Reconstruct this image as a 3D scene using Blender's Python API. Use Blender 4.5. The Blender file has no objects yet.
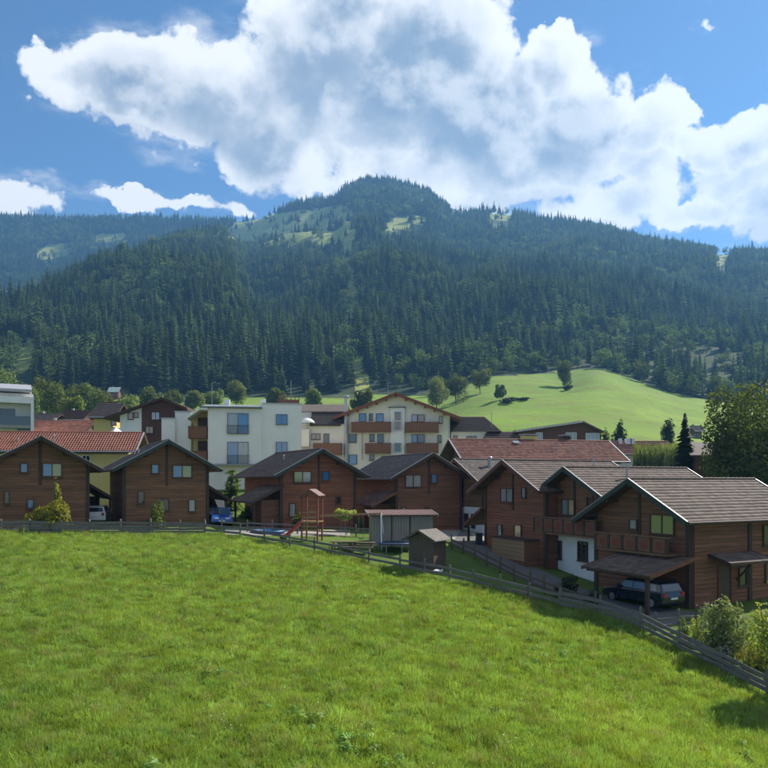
import bpy, math, random
import numpy as np
from mathutils import Vector, Matrix
R = math.radians
random.seed(7); rng = np.random.default_rng(7)

# ------------------------------------------------------------------ camera
SC = bpy.context.scene
COL = SC.collection
ZC = 15.0; F = 740.0; CX = 384.0; YH = 480.0
cam = bpy.data.cameras.new('camera'); cam.sensor_width = 36; cam.lens = F / 768 * 36
cam.shift_y = 96 / 768; cam.clip_start = 0.5; cam.clip_end = 12000
camo = bpy.data.objects.new('camera', cam); COL.objects.link(camo)
camo.location = (0, 0, ZC); camo.rotation_euler = (R(90), 0, 0); SC.camera = camo

# ------------------------------------------------------------------ sun, sky, exposure
SUN_AZ, SUN_EL = 52.0, 41.0            # azimuth clockwise from the viewing direction (+Y)
sdir = Vector((math.sin(R(SUN_AZ)) * math.cos(R(SUN_EL)), math.cos(R(SUN_AZ)) * math.cos(R(SUN_EL)), math.sin(R(SUN_EL))))
sun = bpy.data.lights.new('sun', 'SUN'); sun.energy = 4.3; sun.angle = R(0.55); sun.color = (1.0, 0.93, 0.82)
suno = bpy.data.objects.new('sun', sun); COL.objects.link(suno)
suno.rotation_euler = (-sdir).to_track_quat('-Z', 'Y').to_euler(); suno.location = (60, 40, 120)
SC.view_settings.view_transform = 'Standard'; SC.view_settings.look = 'None'
SC.view_settings.exposure = 1.05; SC.view_settings.gamma = 1.0; SC.view_settings.use_curve_mapping = False
SC.cycles.use_denoising = True; SC.cycles.use_adaptive_sampling = True; SC.cycles.adaptive_threshold = 0.025
SC.cycles.max_bounces = 5; SC.cycles.diffuse_bounces = 3; SC.cycles.glossy_bounces = 3
SC.cycles.transmission_bounces = 3; SC.cycles.volume_bounces = 0; SC.cycles.transparent_max_bounces = 6

class NT:
    """small helper for node trees"""
    def __init__(s, nt): s.nt = nt
    def n(s, typ, **kw):
        nd = s.nt.nodes.new(typ)
        for k, v in kw.items():
            if k.startswith('i_'):
                key = k[2:]; key = int(key) if key.isdigit() else key.replace('_', ' ')
                sock = nd.inputs[key]
                if hasattr(v, 'is_linked') or isinstance(v, bpy.types.NodeSocket): s.nt.links.new(v, sock)
                else: sock.default_value = v
            else: setattr(nd, k, v)
        return nd
    def math(s, op, a, b=None, c=None, clamp=False):
        nd = s.nt.nodes.new('ShaderNodeMath'); nd.operation = op; nd.use_clamp = clamp
        for i, v in enumerate((a, b, c)):
            if v is None: continue
            if isinstance(v, bpy.types.NodeSocket): s.nt.links.new(v, nd.inputs[i])
            else: nd.inputs[i].default_value = v
        return nd.outputs[0]
    def vmath(s, op, a, b=None):
        nd = s.nt.nodes.new('ShaderNodeVectorMath'); nd.operation = op
        for i, v in enumerate((a, b)):
            if v is None: continue
            if isinstance(v, bpy.types.NodeSocket): s.nt.links.new(v, nd.inputs[i])
            else: nd.inputs[i].default_value = v
        return nd.outputs['Value'] if op in ('DOT_PRODUCT', 'LENGTH') else nd.outputs[0]
    def scale(s, a, f):
        nd = s.nt.nodes.new('ShaderNodeVectorMath'); nd.operation = 'SCALE'
        s.nt.links.new(a, nd.inputs[0])
        if isinstance(f, bpy.types.NodeSocket): s.nt.links.new(f, nd.inputs['Scale'])
        else: nd.inputs['Scale'].default_value = f
        return nd.outputs[0]
    def smooth(s, v, a, b, c=0.0, d=1.0):
        nd = s.nt.nodes.new('ShaderNodeMapRange'); nd.interpolation_type = 'SMOOTHSTEP'
        s.nt.links.new(v, nd.inputs[0])
        for i, q in zip((1, 2, 3, 4), (a, b, c, d)): nd.inputs[i].default_value = q
        return nd.outputs[0]
    def mix(s, f, a, b, typ='RGBA', blend='MIX'):
        nd = s.nt.nodes.new('ShaderNodeMix'); nd.data_type = typ
        if typ == 'RGBA': nd.blend_type = blend
        socks = {'RGBA': (0, 6, 7, 2), 'FLOAT': (0, 2, 3, 0)}[typ]
        for k, v in zip(socks[:3], (f, a, b)):
            if isinstance(v, bpy.types.NodeSocket): s.nt.links.new(v, nd.inputs[k])
            else: nd.inputs[k].default_value = (*v, 1.0) if isinstance(v, tuple) and len(v) == 3 else v
        return nd.outputs[socks[3]]
    def noise(s, vec, scale, detail=4.0, rough=0.55, out=0, dist=0.0):
        nd = s.nt.nodes.new('ShaderNodeTexNoise')
        if vec is not None: s.nt.links.new(vec, nd.inputs['Vector'])
        nd.inputs['Scale'].default_value = scale; nd.inputs['Detail'].default_value = detail
        nd.inputs['Roughness'].default_value = rough; nd.inputs['Distortion'].default_value = dist
        return nd.outputs[out]
    def link(s, a, b): s.nt.links.new(a, b)

def pdir(px, py):
    return Vector(((px - CX) / F, 1.0, (YH - py) / F)).normalized()

def build_world():
    w = bpy.data.worlds.new('World'); SC.world = w; w.use_nodes = True
    nt = w.node_tree; nt.nodes.clear(); N = NT(nt)
    sky = N.n('ShaderNodeTexSky', sky_type='NISHITA', sun_disc=False)
    sky.sun_elevation = R(SUN_EL); sky.sun_rotation = R(SUN_AZ)
    sky.altitude = 900; sky.air_density = 1.0; sky.dust_density = 0.25; sky.ozone_density = 3.0
    # cloud density as a group of the direction
    g = bpy.data.node_groups.new('cloud_density', 'ShaderNodeTree')
    g.interface.new_socket('Vector', in_out='INPUT', socket_type='NodeSocketVector')
    for nm in ('Density', 'Body'): g.interface.new_socket(nm, in_out='OUTPUT', socket_type='NodeSocketFloat')
    G = NT(g); gi = g.nodes.new('NodeGroupInput'); go = g.nodes.new('NodeGroupOutput')
    d = gi.outputs[0]
    wn = G.noise(d, 7.0, 5.0, 0.6, out=1)
    wv = G.scale(G.vmath('SUBTRACT', wn, (0.5, 0.5, 0.5)), 0.10)
    wn2 = G.noise(d, 26.0, 4.0, 0.6, out=1)
    wv2 = G.scale(G.vmath('SUBTRACT', wn2, (0.5, 0.5, 0.5)), 0.040)
    wn3 = G.noise(d, 75.0, 4.0, 0.6, out=1)
    wv3 = G.scale(G.vmath('SUBTRACT', wn3, (0.5, 0.5, 0.5)), 0.010)
    dw = G.vmath('ADD', G.vmath('ADD', G.vmath('ADD', d, wv), wv2), wv3)
    #        px   py   rx   ry  weight
    blobs = [(130, 80, 95, 42, 1.0), (75, 82, 45, 20, .8), (215, 105, 95, 58, 1.0), (255, 135, 70, 45, .9), (330, 70, 95, 85, 1.2),
             (352, 8, 72, 42, 1.0), (405, 78, 95, 82, 1.35), (470, 120, 95, 66, 1.35), (556, 62, 40, 36, .9), (578, 116, 62, 50, 1.2),
             (520, 160, 110, 45, 1.1), (400, 140, 110, 42, 1.0), (632, 140, 40, 40, .75), (640, 175, 50, 25, .7), (575, 185, 50, 22, .7),
             (700, 150, 55, 30, .8), (755, 135, 60, 35, 1.0), (745, 175, 70, 30, .9), (700, 208, 60, 20, .85), (790, 190, 70, 45, 1.0),
             (30, 188, 52, 24, .75), (160, 203, 85, 13, .7), (240, 170, 70, 12, .45), (225, 205, 60, 14, .5), (10, 205, 40, 12, .6),
             (300, 172, 130, 34, .42), (430, 182, 140, 40, .62), (600, 205, 110, 34, .62), (552, 38, 24, 20, .85), (655, 120, 40, 30, .8), (890, 120, 120, 60, 1.0), (-120, 120, 90, 40, .8), (700, 22, 14, 7, .35), (26, 95, 12, 10, .4)]
    tot = None
    for px, py, rx, ry, wt in blobs:
        c = pdir(px, py); cosv = 1.0 / math.sqrt(1 + ((px - CX) / F) ** 2 + ((YH - py) / F) ** 2)
        rt = Vector((c.y, -c.x, 0)).normalized(); up = rt.cross(c)
        v = G.vmath('SUBTRACT', dw, tuple(c))
        a = G.vmath('DOT_PRODUCT', v, tuple(rt * (F / rx / cosv))); b = G.vmath('DOT_PRODUCT', v, tuple(up * (F / ry / cosv)))
        q = G.math('SUBTRACT', 1.0, G.math('MULTIPLY_ADD', a, a, G.math('MULTIPLY', b, b)))
        q = G.math('MAXIMUM', G.math('ADD', q, wt - 1.0), -1.0)
        front = q
        tot = front if tot is None else G.math('SMOOTH_MAX', tot, front, 0.22)
    # scattered cumulus in the rest of the sky, where the camera does not look
    sx = G.n('ShaderNodeSeparateXYZ', i_0=d)
    el = G.math('ADD', G.math('MAXIMUM', sx.outputs[2], 0.0), 0.25)
    flat = G.n('ShaderNodeCombineXYZ', i_0=G.math('DIVIDE', sx.outputs[0], el), i_1=G.math('DIVIDE', sx.outputs[1], el))
    gen = G.smooth(G.noise(flat.outputs[0], 1.1, 6.0, 0.55), 0.42, 0.68, -0.8, 1.1)
    gen = G.math('SUBTRACT', gen, G.smooth(sx.outputs[1], 0.40, 0.62))
    tot = G.math('MAXIMUM', tot, gen)
    def puffs(sc):
        vo = g.nodes.new('ShaderNodeTexVoronoi'); vo.feature = 'F1'; vo.inputs['Scale'].default_value = sc
        g.links.new(G.vmath('ADD', d, wv3), vo.inputs['Vector']); return G.math('SUBTRACT', 0.54, vo.outputs['Distance'])
    puff = G.math('MULTIPLY_ADD', puffs(34.0), 0.55, puffs(15.0))
    fine = G.math('SUBTRACT', G.noise(d, 15.0, 6.0, 0.58), 0.5)
    fine2 = G.math('SUBTRACT', G.noise(d, 60.0, 5.0, 0.6), 0.5)
    gate = G.smooth(tot, -0.45, 0.05)
    dens = G.math('MULTIPLY_ADD', G.math('MULTIPLY', fine, gate), 1.5, tot)
    dens = G.math('MULTIPLY_ADD', G.math('MULTIPLY', puff, gate), 0.85, dens)
    dens = G.math('MULTIPLY_ADD', G.math('MULTIPLY', fine2, gate), 0.30, dens)
    g.links.new(dens, go.inputs[0]); g.links.new(tot, go.inputs[1])
    tc = N.n('ShaderNodeTexCoord').outputs['Generated']
    g1 = N.n('ShaderNodeGroup'); g1.node_tree = g; N.link(tc, g1.inputs[0])
    off = (sdir + Vector((0, 0, .35))).normalized() * 0.05
    g2 = N.n('ShaderNodeGroup'); g2.node_tree = g; N.link(N.vmath('NORMALIZE', N.vmath('ADD', tc, tuple(off))), g2.inputs[0])
    d1, d2, body = g1.outputs[0], g2.outputs[0], g1.outputs[1]
    alpha = N.smooth(d1, 0.0, 0.36)
    stv = N.n('ShaderNodeMapping', i_0=tc); stv.inputs['Scale'].default_value = (1, 1, 3.2); stv.inputs['Rotation'].default_value = (0, R(12), 0)
    wisp = N.math('MULTIPLY', N.smooth(body, -0.75, 0.25, 0.0, 0.55), N.smooth(N.noise(stv.outputs[0], 9.0, 7.0, 0.62), 0.46, 0.72))
    alpha = N.math('MAXIMUM', alpha, wisp)
    lown = N.noise(tc, 6.0, 4.0, 0.5)
    thick = N.smooth(N.math('MULTIPLY_ADD', lown, 0.9, N.math('MULTIPLY_ADD', d2, 0.16, N.math('MULTIPLY', body, 0.80))), 0.88, 1.62)
    rim = N.smooth(N.math('SUBTRACT', d1, d2), -0.15, 0.75)
    lump = N.smooth(N.math('SUBTRACT', d2, d1), -0.1, 0.9, 0.0, 0.42)
    shade = N.math('MAXIMUM', N.math('MULTIPLY', thick, N.math('SUBTRACT', 1.0, N.math('MULTIPLY', rim, 0.55))), lump, clamp=True)
    ccol = N.mix(shade, CLOUD_LIT, CLOUD_DARK)
    bg1 = N.n('ShaderNodeBackground', i_Strength=SKY_STR); N.link(N.mix(1.0, sky.outputs[0], (0.74, 0.95, 1.10), blend='MULTIPLY'), bg1.inputs[0])
    bg2 = N.n('ShaderNodeBackground', i_Strength=1.0); N.link(ccol, bg2.inputs[0])
    sz = N.n('ShaderNodeSeparateXYZ', i_0=tc).outputs[2]
    al = N.math('MULTIPLY', alpha, N.smooth(sz, 0.0, 0.08))
    ms = N.n('ShaderNodeMixShader', i_0=al); N.link(bg1.outputs[0], ms.inputs[1]); N.link(bg2.outputs[0], ms.inputs[2])
    out = N.n('ShaderNodeOutputWorld'); N.link(ms.outputs[0], out.inputs[0])
    w.cycles.sampling_method = 'MANUAL'; w.cycles.sample_map_resolution = 512
SKY_STR = 0.054
CLOUD_LIT = (0.55, 0.543, 0.53); CLOUD_DARK = (0.145, 0.182, 0.235)
build_world()

# ------------------------------------------------------------------ materials
M = {}
def mat(name, col, rough=0.8, var=0.0, vscale=3.0, spec=0.3, metal=0.0, bump=0.0, bscale=20.0, stretch=(1, 1, 1), col2=None, coat=0.0, tv=0.0):
    """principled, colour broken up by two noises in object space"""
    m = bpy.data.materials.new(name); m.use_nodes = True; nt = m.node_tree; N = NT(nt)
    bs = nt.nodes['Principled BSDF']; bs.inputs['Roughness'].default_value = rough
    bs.inputs['Specular IOR Level'].default_value = spec; bs.inputs['Metallic'].default_value = metal
    bs.inputs['Coat Weight'].default_value = coat
    tc = N.n('ShaderNodeTexCoord').outputs['Object']
    mp = N.n('ShaderNodeMapping', i_0=tc); mp.inputs['Scale'].default_value = stretch
    v = mp.outputs[0]
    if var > 0:
        c2 = col2 or tuple(c * 0.45 for c in col)
        f1 = N.smooth(N.noise(v, vscale, 6.0, 0.6), 0.3, 0.75); f2 = N.smooth(N.noise(v, vscale * 7, 3.0, 0.6), 0.3, 0.8)
        f = N.math('MULTIPLY', N.math('MULTIPLY_ADD', f2, 0.5, N.math('MULTIPLY', f1, 0.6)), var, clamp=True)
        cc = N.mix(f, col, c2)
        if tv > 0:      # each piece carries its own tone
            at = N.n('ShaderNodeAttribute', attribute_name='tone').outputs['Fac']
            cc = N.mix(1.0, cc, N.n('ShaderNodeCombineColor', i_0=N.math('MULTIPLY_ADD', at, tv, 1 - tv * .45), i_1=N.math('MULTIPLY_ADD', at, tv, 1 - tv * .5), i_2=N.math('MULTIPLY_ADD', at, tv, 1 - tv * .55)).outputs[0], blend='MULTIPLY')
        N.link(cc, bs.inputs['Base Color'])
    else: bs.inputs['Base Color'].default_value = (*col, 1)
    if bump > 0:
        b = N.n('ShaderNodeBump', i_Strength=bump, i_Distance=0.03); N.link(N.noise(v, bscale, 4.0), b.inputs['Height'])
        N.link(b.outputs[0], bs.inputs['Normal'])
    M[name] = m; return m
mat('log_wood', tv=.32, col=(0.310, 0.135, 0.068), rough=0.75, var=0.9, vscale=1.2, col2=(0.085, 0.046, 0.030), stretch=(.5, .5, 6), bump=.4)
mat('log_wood_dark', tv=.32, col=(0.305, 0.146, 0.075), rough=0.8, var=0.9, vscale=1.2, col2=(0.080, 0.054, 0.038), stretch=(.5, .5, 6), bump=.4)
mat('log_wood_red', tv=.32, col=(0.315, 0.118, 0.062), rough=0.75, var=0.8, vscale=1.2, col2=(0.095, 0.044, 0.032), stretch=(.5, .5, 6), bump=.4)
mat('beam_wood', (0.085, 0.052, 0.036), 0.75, 0.7, 2.0, stretch=(1, 1, .3))
mat('soffit', (0.14, 0.085, 0.052), 0.8, 0.6, 2.0)
mat('panel_wood', (0.22, 0.115, 0.06), 0.7, 0.7, 2.0, col2=(0.12, 0.06, 0.035))
mat('panel_red', (0.25, 0.075, 0.045), 0.7, 0.6, 6.0, col2=(0.14, 0.05, 0.03))
mat('light_wood', (0.36, 0.23, 0.12), 0.7, 0.6, 2.5, col2=(0.2, 0.12, 0.06), stretch=(1, 1, 5))
mat('orange_wood', (0.22, 0.095, 0.05), 0.65, 0.5, 2.5, col2=(0.17, 0.07, 0.03), stretch=(4, 4, 1))
mat('grey_wood', (0.20, 0.185, 0.165), 0.85, 0.8, 1.5, col2=(0.09, 0.085, 0.075), stretch=(1, 1, 4), bump=.5)
mat('shed_wood', (0.145, 0.105, 0.075), 0.85, 0.8, 1.5, col2=(0.08, 0.065, 0.05), stretch=(6, 6, .6))
mat('pale_board', (0.33, 0.30, 0.25), 0.8, 0.6, 1.5, col2=(0.22, 0.19, 0.15), stretch=(5, 5, .6))
mat('tile_brown', tv=.6, col=(0.150, 0.102, 0.080), rough=0.75, var=0.9, vscale=1.6, col2=(0.085, 0.068, 0.062), bump=.3)
mat('tile_grey', tv=.6, col=(0.140, 0.112, 0.098), rough=0.75, var=0.9, vscale=1.6, col2=(0.085, 0.078, 0.075), bump=.3)
mat('tile_red', tv=.6, col=(0.37, 0.145, 0.095), rough=0.7, var=0.8, vscale=1.2, col2=(0.22, 0.075, 0.05))
mat('tile_pink', tv=.6, col=(0.33, 0.150, 0.110), rough=0.75, var=0.9, vscale=0.9, col2=(0.22, 0.095, 0.075))
mat('tile_far', (0.16, 0.125, 0.11), 0.8, 0.7, 1.0)
mat('sheet_red', (0.22, 0.13, 0.11), 0.6, 0.6, 1.5)
mat('trim_green', (0.045, 0.060, 0.050), 0.6, 0.5, 2.0)
mat('trim_brown', (0.070, 0.038, 0.028), 0.6, 0.5, 2.0)
mat('trim_red', (0.150, 0.050, 0.036), 0.6, 0.5, 2.0)
mat('flashing', (0.50, 0.48, 0.46), 0.35, 0.2, 4.0, metal=0.3)
mat('zinc', (0.38, 0.39, 0.40), 0.4, 0.4, 3.0, metal=0.5)
mat('plaster_white', (0.84, 0.82, 0.78), 0.9, 0.45, 0.6, col2=(0.6, 0.59, 0.56), bump=.15)
mat('plaster_cream', (0.87, 0.84, 0.78), 0.9, 0.4, 0.4, col2=(0.70, 0.66, 0.58), bump=.1)
mat('plaster_yellow', (0.87, 0.80, 0.67), 0.9, 0.3, 0.4, col2=(0.68, 0.61, 0.49), bump=.1)
mat('plaster_ochre', (0.68, 0.55, 0.22), 0.9, 0.3, 0.5, col2=(0.48, 0.36, 0.11), bump=.1)
mat('wood_siding_red', (0.15, 0.07, 0.05), 0.8, 0.6, 1.0, stretch=(6, 6, .6))
mat('concrete', (0.36, 0.35, 0.33), 0.9, 0.5, 1.0)
mat('frame_wood', (0.10, 0.055, 0.035), 0.6)
mat('frame_white', (0.70, 0.70, 0.68), 0.5)
mat('frame_grey', (0.16, 0.17, 0.18), 0.5)
mat('iron', (0.030, 0.035, 0.040), 0.5, metal=0.4)
mat('tyre', (0.015, 0.015, 0.016), 0.8)
mat('rim', (0.45, 0.46, 0.47), 0.35, metal=0.7)
mat('paint_white', (0.74, 0.76, 0.78), 0.25, coat=0.6)
mat('paint_blue', (0.03, 0.10, 0.36), 0.25, coat=0.7)
mat('paint_silver', (0.42, 0.46, 0.52), 0.28, metal=0.4, coat=0.6)
mat('paint_dark', (0.012, 0.016, 0.022), 0.18, coat=0.9)
mat('tail_red', (0.45, 0.02, 0.02), 0.3)
mat('lamp_clear', (0.75, 0.77, 0.78), 0.15)
mat('plastic_red', (0.50, 0.05, 0.06), 0.4)
mat('plastic_blue', (0.03, 0.09, 0.22), 0.45, 0.4, 2.0)
mat('plastic_black', (0.02, 0.02, 0.022), 0.5)
mat('canvas_white', (0.78, 0.78, 0.76), 0.8)
mat('stone', (0.30, 0.29, 0.27), 0.9, 0.6, 2.0)
mat('bark', (0.085, 0.062, 0.045), 0.9, 0.6, 3.0, stretch=(2, 2, .5))
mat('asphalt', (0.145, 0.14, 0.135), 0.9, 0.5, 0.5, col2=(0.10, 0.098, 0.095), bump=.3)
mat('gravel', (0.33, 0.31, 0.27), 0.95, 0.5, 0.8, bump=.4)
mat('flower_yellow', (0.65, 0.42, 0.03), 0.6)
mat('flower_pale', (0.65, 0.58, 0.66), 0.6)
def glass(name, col, rough=0.06):
    m = mat(name, col, rough, spec=0.9, coat=1.0); m.node_tree.nodes['Principled BSDF'].inputs['Coat Roughness'].default_value = 0.03
glass('glass_dark', (0.018, 0.022, 0.026)); glass('glass_sky_tint', (0.040, 0.17, 0.38))  # blue base colour paints the reflected sky into the panes
mat('glass_curtain', (0.40, 0.41, 0.42), 0.08, 0.9, 2.0, spec=.9, coat=1.0, col2=(0.14, 0.15, 0.16), stretch=(4, 4, .25)); glass('glass_green', (0.26, 0.29, 0.12)); glass('glass_warm_reflection', (0.55, 0.37, 0.22))  # warm, green: pane reflections painted as colour; green also serves for curtains
def foliage(name, dark, light, scale=0.6, trans=0.35, objrand=True, nscale2=None, sheen=0.02):
    m = bpy.data.materials.new(name); m.use_nodes = True; nt = m.node_tree; nt.nodes.clear(); N = NT(nt)
    pos = N.n('ShaderNodeNewGeometry').outputs['Position']
    f = N.smooth(N.noise(pos, scale, 4.0, 0.6), 0.30, 0.72)
    if nscale2: f = N.mix(0.5, f, N.smooth(N.noise(pos, nscale2, 3.0, .6), 0.3, 0.7), 'FLOAT')
    c = N.mix(f, dark, light)
    if objrand:
        r = N.n('ShaderNodeObjectInfo').outputs['Random']
        h = N.n('ShaderNodeHueSaturation', i_Hue=N.math('MULTIPLY_ADD', r, 0.05, 0.475), i_Saturation=N.math('MULTIPLY_ADD', r, -0.25, 1.1),
                i_Value=N.math('MULTIPLY_ADD', r, 0.75, 0.65)); N.link(c, h.inputs['Color']); c = h.outputs[0]
    df = N.n('ShaderNodeBsdfDiffuse'); N.link(c, df.inputs[0])
    tr = N.n('ShaderNodeBsdfTranslucent'); c2 = N.mix(0.5, c, (1.0, 1.0, 0.35), blend='MULTIPLY'); N.link(N.mix(1.0, c2, (1.5, 1.6, 1.0), blend='MULTIPLY'), tr.inputs[0])
    ms = N.n('ShaderNodeMixShader', i_0=trans); N.link(df.outputs[0], ms.inputs[1]); N.link(tr.outputs[0], ms.inputs[2])
    gl = N.n('ShaderNodeBsdfGlossy', i_Roughness=0.5); gl.inputs[0].default_value = (.8, .85, .8, 1)
    m2 = N.n('ShaderNodeMixShader', i_0=sheen); N.link(ms.outputs[0], m2.inputs[1]); N.link(gl.outputs[0], m2.inputs[2])
    o = N.n('ShaderNodeOutputMaterial'); N.link(m2.outputs[0], o.inputs[0]); M[name] = m; return m
foliage('leaf_spruce', (0.018, 0.036, 0.020), (0.078, 0.108, 0.044), 0.03, 0.30, sheen=0.0)
foliage('leaf_broad', (0.090, 0.122, 0.030), (0.185, 0.205, 0.055), 0.07, 0.42)
foliage('leaf_forest', (0.055, 0.090, 0.032), (0.125, 0.155, 0.050), 0.05, 0.36, sheen=0.0)
foliage('leaf_tree', (0.060, 0.090, 0.030), (0.135, 0.165, 0.048), 0.5, 0.35)
foliage('leaf_bush', (0.055, 0.095, 0.022), (0.140, 0.170, 0.030), 1.2, 0.4)
foliage('leaf_yellow', (0.170, 0.205, 0.030), (0.340, 0.330, 0.055), 1.2, 0.45)
foliage('leaf_greygreen', (0.155, 0.185, 0.070), (0.300, 0.320, 0.125), 1.5, 0.3)
foliage('leaf_dark', (0.018, 0.034, 0.018), (0.042, 0.062, 0.026), 1.0, 0.25)
foliage('leaf_maize', (0.10, 0.13, 0.03), (0.21, 0.22, 0.07), 0.8, 0.4)
foliage('grass_blade', (0.138, 0.218, 0.034), (0.315, 0.392, 0.076), 0.16, 0.5, True, 1.1)
foliage('grass_straw', (0.22, 0.22, 0.07), (0.34, 0.32, 0.14), 0.3, 0.4)
foliage('herb_leaf', (0.11, 0.205, 0.026), (0.24, 0.35, 0.055), 0.8, 0.4)
def ground_mat(name, a, b, c, s1, s2, bump=0.4, bs=3.0, dist=0.1):
    m = bpy.data.materials.new(name); m.use_nodes = True; nt = m.node_tree; N = NT(nt); p = nt.nodes['Principled BSDF']
    p.inputs['Roughness'].default_value = 0.95; p.inputs['Specular IOR Level'].default_value = 0.1
    pos = N.n('ShaderNodeNewGeometry').outputs['Position']
    f1 = N.smooth(N.noise(pos, s1, 6.0, 0.6), 0.32, 0.70); f2 = N.smooth(N.noise(pos, s2, 6.0, 0.65), 0.40, 0.70)
    N.link(N.mix(f2, N.mix(f1, a, b), c), p.inputs['Base Color'])
    bm = N.n('ShaderNodeBump', i_Strength=bump, i_Distance=dist); N.link(N.noise(pos, bs, 5.0, 0.6), bm.inputs['Height']); N.link(bm.outputs[0], p.inputs['Normal'])
    M[name] = m
ground_mat('meadow_soil', (0.050, 0.095, 0.014), (0.090, 0.150, 0.022), (0.075, 0.105, 0.020), 0.15, 1.4)
ground_mat('village_grass', (0.070, 0.130, 0.022), (0.120, 0.190, 0.030), (0.095, 0.120, 0.035), 0.2, 1.2)
ground_mat('alp_grass', (0.125, 0.215, 0.030), (0.200, 0.300, 0.044), (0.165, 0.200, 0.048), 0.012, 0.07, 0.5, 0.25, 1.5)
ground_mat('high_pasture', (0.24, 0.29, 0.075), (0.34, 0.35, 0.11), (0.18, 0.22, 0.06), 0.010, 0.03, 0.5, 0.1, 2.0)
ground_mat('forest_floor', (0.030, 0.045, 0.022), (0.055, 0.075, 0.030), (0.10, 0.12, 0.05), 0.006, 0.012, 0.5, 0.1, 2.0)

# ------------------------------------------------------------------ mesh + object helpers
def link(o, parent=None):
    COL.objects.link(o)
    if parent is not None: o.parent = parent
    return o
def tag(o, label, cat, group=None):
    o['label'] = label; o['category'] = cat
    if group: o['group'] = group
    return o
def thing(name, label, cat, loc=(0, 0, 0), rz=0.0, group=None):
    o = bpy.data.objects.new(name, None); COL.objects.link(o); o.empty_display_size = 0.2
    o.location = loc; o.rotation_euler = (0, 0, rz); return tag(o, label, cat, group)
def mesh_np(name, V, Fq, mats, smooth=False):
    V = np.asarray(V, dtype=np.float32); Fq = np.asarray(Fq, dtype=np.int32); k = Fq.shape[1]
    me = bpy.data.meshes.new(name); me.vertices.add(len(V)); me.vertices.foreach_set('co', V.ravel())
    me.loops.add(Fq.size); me.loops.foreach_set('vertex_index', Fq.ravel())
    me.polygons.add(len(Fq)); me.polygons.foreach_set('loop_start', np.arange(0, Fq.size, k, dtype=np.int32))
    for m in mats: me.materials.append(M[m])
    me.update(calc_edges=True)
    if smooth: me.polygons.foreach_set('use_smooth', np.ones(len(Fq), dtype=bool))
    return me
class MB:
    def __init__(s): s.v = []; s.f = []; s.m = []
    def add(s, vs, fs, m=0):
        o = len(s.v); s.v += [tuple(v) for v in vs]; s.f += [tuple(i + o for i in f) for f in fs]; s.m += [m] * len(fs)
    def box(s, x0, x1, y0, y1, z0, z1, m=0):
        s.add([(x0, y0, z0), (x1, y0, z0), (x1, y1, z0), (x0, y1, z0), (x0, y0, z1), (x1, y0, z1), (x1, y1, z1), (x0, y1, z1)],
              [(0, 3, 2, 1), (4, 5, 6, 7), (0, 1, 5, 4), (1, 2, 6, 5), (2, 3, 7, 6), (3, 0, 4, 7)], m); return s
    def beam(s, p, q, w, h, m=0, up=(0, 0, 1)):
        """box along p->q, w across, h along 'up'"""
        p = Vector(p); q = Vector(q); d = (q - p).normalized(); u = Vector(up); sd = d.cross(u)
        if sd.length < 1e-4: sd = d.cross(Vector((0, 1, 0)))
        sd.normalize(); u = sd.cross(d).normalized(); vs = []
        for c in (p, q):
            for a, b in ((-1, -1), (1, -1), (1, 1), (-1, 1)): vs.append(c + sd * (a * w / 2) + u * (b * h / 2))
        s.add(vs, [(0, 3, 2, 1), (4, 5, 6, 7), (0, 1, 5, 4), (1, 2, 6, 5), (2, 3, 7, 6), (3, 0, 4, 7)], m); return s
    def prism(s, poly, a0, a1, axis='y', m=0):
        """poly: 2-D points; axis y -> (x,z), x -> (y,z), z -> (x,y)"""
        n = len(poly)
        def P(p, a): return {'y': (p[0], a, p[1]), 'x': (a, p[0], p[1]), 'z': (p[0], p[1], a)}[axis]
        vs = [P(p, a0) for p in poly] + [P(p, a1) for p in poly]
        fs = [tuple(range(n)), tuple(range(2 * n - 1, n - 1, -1))] + [(i, i + n, (i + 1) % n + n, (i + 1) % n) for i in range(n)]
        s.add(vs, fs, m); return s
    def tube(s, p, q, r0, r1=None, n=8, m=0):
        p = Vector(p); q = Vector(q); r1 = r0 if r1 is None else r1; d = (q - p).normalized()
        a = d.orthogonal().normalized(); b = d.cross(a); vs = []
        for c, r in ((p, r0), (q, r1)):
            for i in range(n): t = 2 * math.pi * i / n; vs.append(c + (a * math.cos(t) + b * math.sin(t)) * r)
        s.add(vs, [(i, (i + 1) % n, (i + 1) % n + n, i + n) for i in range(n)] + [tuple(range(n - 1, -1, -1)), tuple(range(n, 2 * n))], m); return s
    def lathe(s, prof, c=(0, 0, 0), n=16, m=0):
        vs = []; k = len(prof)
        for i in range(n):
            t = 2 * math.pi * i / n
            for r, z in prof: vs.append((c[0] + r * math.cos(t), c[1] + r * math.sin(t), c[2] + z))
        s.add(vs, [(i * k + j, ((i + 1) % n) * k + j, ((i + 1) % n) * k + j + 1, i * k + j + 1) for i in range(n) for j in range(k - 1)], m); return s
    def mesh(s, name, mats, fix=True):
        me = bpy.data.meshes.new(name); me.from_pydata(s.v, [], s.f)
        for m in ([mats] if isinstance(mats, str) else mats): me.materials.append(M[m])
        me.polygons.foreach_set('material_index', s.m)
        if fix:
            import bmesh
            b = bmesh.new(); b.from_mesh(me); bmesh.ops.recalc_face_normals(b, faces=b.faces[:]); b.to_mesh(me); b.free()
        me.update(); return me
    def build(s, name, mats, parent=None, bevel=0.0, smooth=False, kind=None):
        o = bpy.data.objects.new(name, s.mesh(name, mats)); link(o, parent)
        if bevel: b = o.modifiers.new('bevel', 'BEVEL'); b.width = bevel; b.segments = 2; b.limit_method = 'ANGLE'
        if smooth: o.data.polygons.foreach_set('use_smooth', [True] * len(o.data.polygons))
        if kind: o['kind'] = kind
        return o
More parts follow.
